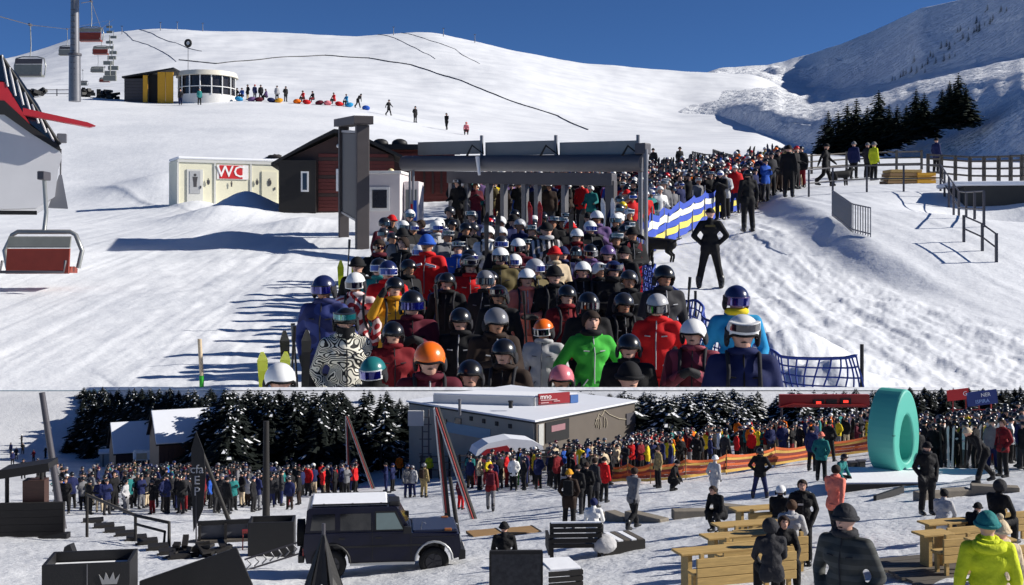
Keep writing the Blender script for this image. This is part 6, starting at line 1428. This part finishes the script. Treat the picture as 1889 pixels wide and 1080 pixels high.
# ---- red start structures at the top right
RD = plain('start_house_red', (150,34,32), .5, var=.15)
t = thing('start_gantry', 'red gantry with lit red number displays at the top right', 'gantry', W(1520, 800, 80), 0); u_ = 80/F
B((0,0,62*u_), (165*u_,.4,20*u_)).build('beam', RD, t); MB().prism([(-85*u_,50*u_),(80*u_,50*u_),(70*u_,54*u_),(-60*u_,56*u_)], -.5, .3).build('awning', RD, t)
LEDM = plain('lit_red_display', (220,30,20), .5); eb = LEDM.node_tree.nodes['Principled BSDF']; eb.inputs['Emission Color'].default_value = (1,.05,.03,1); eb.inputs['Emission Strength'].default_value = 1.2
for x in (-12, 12, 38): ds = B((x*u_,-.25,(58 if x < 30 else 60)*u_), (20*u_,.1,11*u_)).build('display', BLACKP, t); (B((x*u_,-.31,(58 if x < 30 else 60)*u_), (9*u_,.03,4.5*u_)).build('digits', LEDM, ds) if x != 12 else None)
for x in (-78, 60): MB().cyl((x*u_,0,-.5), (x*u_,0,56*u_), .08, n=8).build('post', DMETAL, t)
t = thing('start_tower', 'red steel tower with red and blue sponsor boards at the right', 'tower', W(1792, 810, 78), 0); u_ = 78/F
for x in (-34,-10,14,36): MB().cyl((x*u_,0,-.6), (x*u_,0,88*u_), .05, n=6).build('post', RD, t)
for z in (18,36,54): B((0,0,z*u_), (76*u_,.06,.06)).build('cross_bar', RD, t)
p1 = B((-26*u_,-.1,82*u_), (40*u_,.1,20*u_), ry=-.12).build('red_board', plain('sign_red', (200,36,40), .5), t); p2 = B((18*u_,-.12,76*u_), (56*u_,.1,26*u_), ry=-.12).build('blue_board', plain('sponsor_blue', (30,52,120), .5), t)
text('NER', .34, plain('sign_white_letters', (245,243,240), .5), p2, (24*u_, -.2, 82*u_), (math.pi/2, -.12, 0)); text('ISPIRA', .34, plain('sign_pale_blue_letters', (150,180,230), .5), p2, (18*u_, -.2, 70*u_), (math.pi/2, -.12, 0)); text('G', .4, plain('sign_white_letters', (245,243,240), .5), p1, (-14*u_, -.2, 84*u_), (math.pi/2, -.12, 0))
fence('plaza_fence', 'red rail fence below the start tower at right', [Ld(1688,70), Ld(1760,68), Ld(1850,64), Ld(1930,60)], 1, 1.0, (.4,.7,1.0), 1.4, RD, RD, .08, .07)
# ---- orange netting
OR = {'o': plain('netting_orange', (214,104,50), .75, var=.2, bump=.3), 'y': plain('netting_yellow', (212,170,84), .75, var=.15, bump=.3), 'r': plain('netting_dark_red', (134,54,44), .75, var=.2, bump=.3)}
banner('safety_netting', 'orange and yellow safety netting sagging across the plaza', [Lp(1118,892), Lp(1200,893), Lp(1265,886), Lp(1340,876)], 1, .85, 'oyrory', .22, OR, PINE2, 2.1)
banner('safety_netting', 'right stretch of orange and yellow netting up to the sculpture', [Lp(1340,876), Lp(1430,862), Lp(1510,850), Lp(1612,838)], 1, .85, 'oyrory', .22, OR, PINE2, 2.3)
# ------------------------------------------------------------------ people on the plaza
def P_(px, fy, lab, pose='stand', jk='black', trs='black', hd_=('beanie','black'), rz=0.0, sc=1.0, ex=(), grp='visitors on the plaza', lod=0, jm=None, gg=None, d=None, up=0.0, skin=0, yaw=0, pitch=0):
    g = (Lp(px, fy) if d is None else W(px, fy, d))+Vector((0,0,up)); return person(g, rz, sc, pose, jk, trs, hd_, skin=skin, lod=lod, label=lab, group=grp, extra=tuple(ex)+(('kit', 'charcoal') if not pose.startswith(('sit', 'crouch', 'coat')) else ()), jm=jm, goggles=gg, yaw=yaw, pitch=pitch)
PI = math.pi
P_(1402, 918, 'skier in black jacket and navy trousers standing with poles near the netting', 'wide', 'black', 'navy blue', ('helmet','black'), PI-.3)
P_(1318, 931, 'woman in long pale grey coat walking before the orange netting', 'coatwalk', 'light grey', 'black', ('beanie','white'), PI-.9, .95)
P_(1168, 976, 'man in grey jacket walking to the right past the kerb', 'walk', 'grey', 'black', ('hair','dark brown'), 2.3, 1.05)
P_(1050, 976, 'person in long dark coat with mustard yellow hat behind the slatted seat', 'coat', 'dark brown', 'black', ('beanie','mustard yellow'), PI-.2, 1.05, ('backpack','black'))
P_(1082, 945, 'left of the dark-coated group beside the netting end', 'coat', 'black', 'black', ('beanie','dark brown'), 2.8); P_(1097, 938, 'tall dark-coated person in the group beside the netting end', 'coat', 'charcoal', 'black', ('hair','dark brown'), 2.2, 1.05); P_(1066, 950, 'dark-coated person hidden behind the mustard yellow hat', 'coat', 'black', 'charcoal', ('beanie','black'), 2.6)
P_(1114, 928, 'person in orange red jacket beside the dark-coated group', 'stand', 'red', 'black', ('beanie','black'), 2.4)
P_(905, 945, 'person in dark red jacket with backpack walking away', 'walk', 'dark red', 'grey', ('beanie','maroon'), PI, 1.05, ('backpack','maroon'))
P_(850, 940, 'child in dark jacket and bright red trousers by the pole gate', 'stand', 'maroon', 'red', ('helmet','dark red'), 2.5, .8)
P_(712, 908, 'left of the navy pair behind the car', 'phone', 'navy blue', 'navy blue', ('beanie','black'), -1.4); P_(724, 906, 'right of the navy pair behind the car', 'phone', 'navy blue', 'black', ('beanie','navy blue'), 1.2, .95)
P_(752, 918, 'person in grey jacket behind the car bonnet', 'stand', 'grey', 'navy blue', ('helmet','navy blue'), .4); P_(761, 917, 'person in pale blue grey beside the grey jacket', 'stand', 'light grey', 'navy blue', ('helmet','grey'), -.4, .95)
P_(782, 919, 'person in khaki ski suit with backpack behind the car', 'stand', 'khaki', 'khaki', ('helmet','grey'), 2.6, 1.0, ('backpack','dark brown'))
P_(737, 884, 'person in orange vest at the rail fence', 'stand', 'orange', 'black', ('beanie','black'), 2.8, 1.0); P_(792, 884, 'person in pale lime vest at the rail fence', 'stand', 'lime yellow', 'charcoal', ('beanie','grey'), 2.8, .95)
P_(1498, 868, 'tall person in dark blue near the netting left of the sculpture', 'stand', 'navy blue', 'black', ('beanie','black'), 2.4, 1.1); P_(1515, 890, 'person in teal blue jacket left of the sculpture', 'pocket', 'teal', 'black', ('beanie','salmon'), 2.7, 1.05); P_(1530, 852, 'person in black standing behind the teal blue jacket', 'wide', 'black', 'black', ('beanie','black'), 2.3, 1.1)
P_(1545, 906, 'person in teal jacket kneeling on the snow by the stage', 'crouch', 'teal', 'black', ('helmet','dark brown'), .8, 1.0)
P_(1710, 952, 'man all in black facing the viewer before the stage', 'coat', 'black', 'black', ('beanie','black'), .15, 1.08, ('scarf','charcoal'))
P_(1815, 892, 'person in long black coat leaning over beside the stage', 'bend', 'black', 'black', ('beanie','beige'), -1.4, 1.15)
P_(1850, 880, 'person with red and beige jacket standing at the right edge', 'pocket', 'dark red', 'black', ('hair','brown'), -1.2, 1.1, ('backpack','black'))
P_(1480, 1044, 'bareheaded man in open black jacket standing by the pine benches', 'pocket', 'black', 'black', ('hair','dark brown'), -.15, 1.02, ('hood',), lod=0)
B((-.05,-.165,1.28), (.11,.012,.035)).build('chest_print', cloth('light grey'), COL.objects[-1].parent or COL.objects[-1])
P_(1540, 1006, 'person in salmon pink shirt and patterned trousers behind the grey beanie', 'walk', 'salmon', 'charcoal', ('hair','dark brown'), 2.4, 1.02)
P_(1330, 985, 'person in black leaning over the farthest pine table', 'sitlean', 'black', 'black', ('hair','dark brown'), -.9, 1.0)
P_(1437, 1006, 'seated person in white helmet at the third pine table', 'sit', 'black', 'black', ('helmet','white'), 2.6, 1.0)
P_(1458, 1052, 'seated person in pale grey hooded jacket at the second pine table', 'sit', 'light grey', 'charcoal', ('hair','brown'), 2.7, 1.05, ('hood',))
P_(1442, 1080, 'dark-haired seated person in black facing the viewer', 'sit', 'black', 'black', ('hair_long','dark brown'), .1, 1.0)
P_(1424, 1112, 'dark figure seen from behind at the bottom edge', 'sit', 'charcoal', 'black', ('hood','charcoal'), PI, 1.0, d=19.8)
PUFF = stripe_mat('quilted_grey_cloth', (46,48,46), (62,64,62), 62.0, 2)
P_(1560, 1000, 'large man in quilted grey jacket and grey beanie in the foreground', 'pocket', 'charcoal', 'black', ('beanie','charcoal'), -.7, 1.06, ('scarf','charcoal'), jm=PUFF, d=11.3, up=-1.74+.22)
P_(1822, 1000, 'person in lime yellow hooded jacket and teal beanie in the foreground', 'stand', 'lime yellow', 'black', ('beanie','teal'), PI-.15, 1.0, ('hood',), d=11.6, up=-1.66+.18)
P_(1846, 1000, 'person in beige pompom beanie beside the lime yellow jacket', 'stand', 'beige', 'black', ('beanie','beige'), PI+.3, .95, ('pompom','scarf','beige'), d=13.2, up=-1.58+.14)
P_(1738, 1000, 'child with dark hair in grey patterned top seated at the right bench', 'sit', 'light grey', 'charcoal', ('hair','black'), 2.4, .85)
P_(1838, 1010, 'person in dark hood and black jacket at the right table', 'sit', 'black', 'black', ('hood','charcoal'), 2.2, 1.0)
P_(1790, 1022, 'black backpack-like figure bent over the right table', 'sitlean', 'black', 'black', ('beanie','black'), 2.2, .8)
P_(930, 1076, 'person in black beanie seated behind the front pallet seat', 'sit', 'black', 'black', ('beanie','black'), PI, 1.0)
P_(1094, 1010, 'person with dark hair and white hood seated on the slatted seat', 'sit', 'white', 'black', ('hair_long','navy blue'), 2.9, .95)
P_(1214, 900, 'person in khaki bending at the end of the netting', 'stand', 'khaki', 'black', ('beanie','dark brown'), -1.2, 1.0)
o = P_(1238, 904, 'person in black crouching on the snow by the netting', 'crouch', 'black', 'black', ('beanie','black'), 1.2, 1.0)
P_(1285, 870, 'person in black before the netting left of the pale coat', 'coat', 'black', 'black', ('hair','dark brown'), 2.5, 1.05); P_(1338, 872, 'person in dark clothes standing close behind the pale grey coat', 'stand', 'charcoal', 'black', ('beanie','black'), 2.2, 1.1)
# queues
def fill(n, pxr, fyr, zone, grp, md, seed, jp=JP, cap=999, lod=1):
    r_ = random.Random(seed); taken = []; k = 0; extra_ = []
    for _ in range(n*60):
        px, fy = r_.uniform(*pxr), r_.uniform(*fyr) if not callable(fyr) else fyr(r_)
        if callable(pxr): continue
        g = Lp(px, fy)
        if any((g.x-a)**2+((g.y-b)*.6)**2 < md*md for a, b in taken): continue
        taken.append((g.x, g.y)); k += 1
        jk, trs, hd_ = r_.choice(jp), r_.choice(TP), r_.choice(HPL); rz_ = r_.uniform(-2.6, 2.6); sc = r_.uniform(.9, 1.08); ps = r_.choice(QP)
        if k <= cap: crowd_person(px, g.y, g, zone, grp, rz=rz_, scale=sc, pose=ps, jacket=jk, trousers=trs, head=hd_, lod=lod, goggles=r_.choice((None, None, ('up','black',LENS))))
        else: extra_.append((g, rz_, sc, ps, jk, trs, hd_[1] if hd_[1] != 'dark brown' else 'black'))
        if k >= n: break
    return extra_
DK = ['black']*8+['charcoal']*5+['navy blue']*4+['grey','grey','teal','dark red','olive','blue','dark brown','light grey']
ms = fill(150, (105, 560), (906, 950), 'queueing left of the car', 'skiers queueing at the left', .52, 5, DK, cap=46)
ms += fill(40, (560, 660), (895, 918), 'behind the car roof', 'skiers queueing at the left', .5, 6, ['black','red','red','navy blue','maroon','grey'], cap=8)
ms += fill(60, (180, 560), (893, 912), 'x', 'x', .6, 9, DK, cap=0)
joined_crowd('left_crowd', 'packed rear of the queue before the chalets', ms)
ms = fill(75, (862, 1125), (876, 906), 'queueing by the pale building', 'skiers queueing before the pale building', .5, 7, JP, cap=22)
ms += fill(60, (1010, 1240), (862, 880), 'x', 'x', .5, 17, JP, cap=0)
RDP = ['red','red','dark red','maroon','black','black','charcoal','navy blue','orange','beige','white','yellow','teal']
def band(n, px0, px1, f0, f1, seed, jp, md):
    out = []; r_ = random.Random(seed)
    for _ in range(n):
        t = r_.random(); px = px0+(px1-px0)*t; fy = f0+(f1-f0)*t-r_.random()*md
        fy = max(fy, float(Y0(px))+96+r_.random()*5)
        g = Lp(px, fy); out.append((g, r_.uniform(-2.6,2.6), r_.uniform(.92,1.08), r_.choice(QP), r_.choice(jp), r_.choice(TP), r_.choice(HPL)[1].replace('dark brown','black')))
    return out
ms += band(160, 1130, 1610, 880, 834, 8, RDP, 34)
joined_crowd('middle_crowd', 'dense colourful crowd behind the orange netting', ms)
ms = band(85, 1690, 1900, 876, 866, 12, ['black']*7+['charcoal','charcoal','navy blue','white','yellow','grey'], 52)
joined_crowd('right_crowd', 'dense dark crowd with gear right of the sculpture', ms)
for i in range(10):
    px = 1745+11*i+rw.uniform(-4,4); ski_pair(Lp(px, 868+rw.uniform(-6,4))+Vector((0,0,.1)), .95, rw.uniform(-.5,.5), rw.uniform(-.15,.15), ['black','white','yellow','black','white'][i % 5], '%s of the upright skis in the rack right of the sculpture' % ORD[i], 'skis in the rack right of the sculpture')
for i in range(6):
    px = 878+38*i; ski_pair(Lp(px, 896), .95, rw.uniform(-.5,.5), rw.uniform(-.1,.1), ['red','black','green','red','charcoal','white'][i], '%s of the upright skis in the queue before the pale building' % ORD[i], 'skis in the middle queue')
label_crowd()
for o in SC.objects:
    if 'label' in o and len(o['label'].split()) > 16: print('LONG', o['label'])
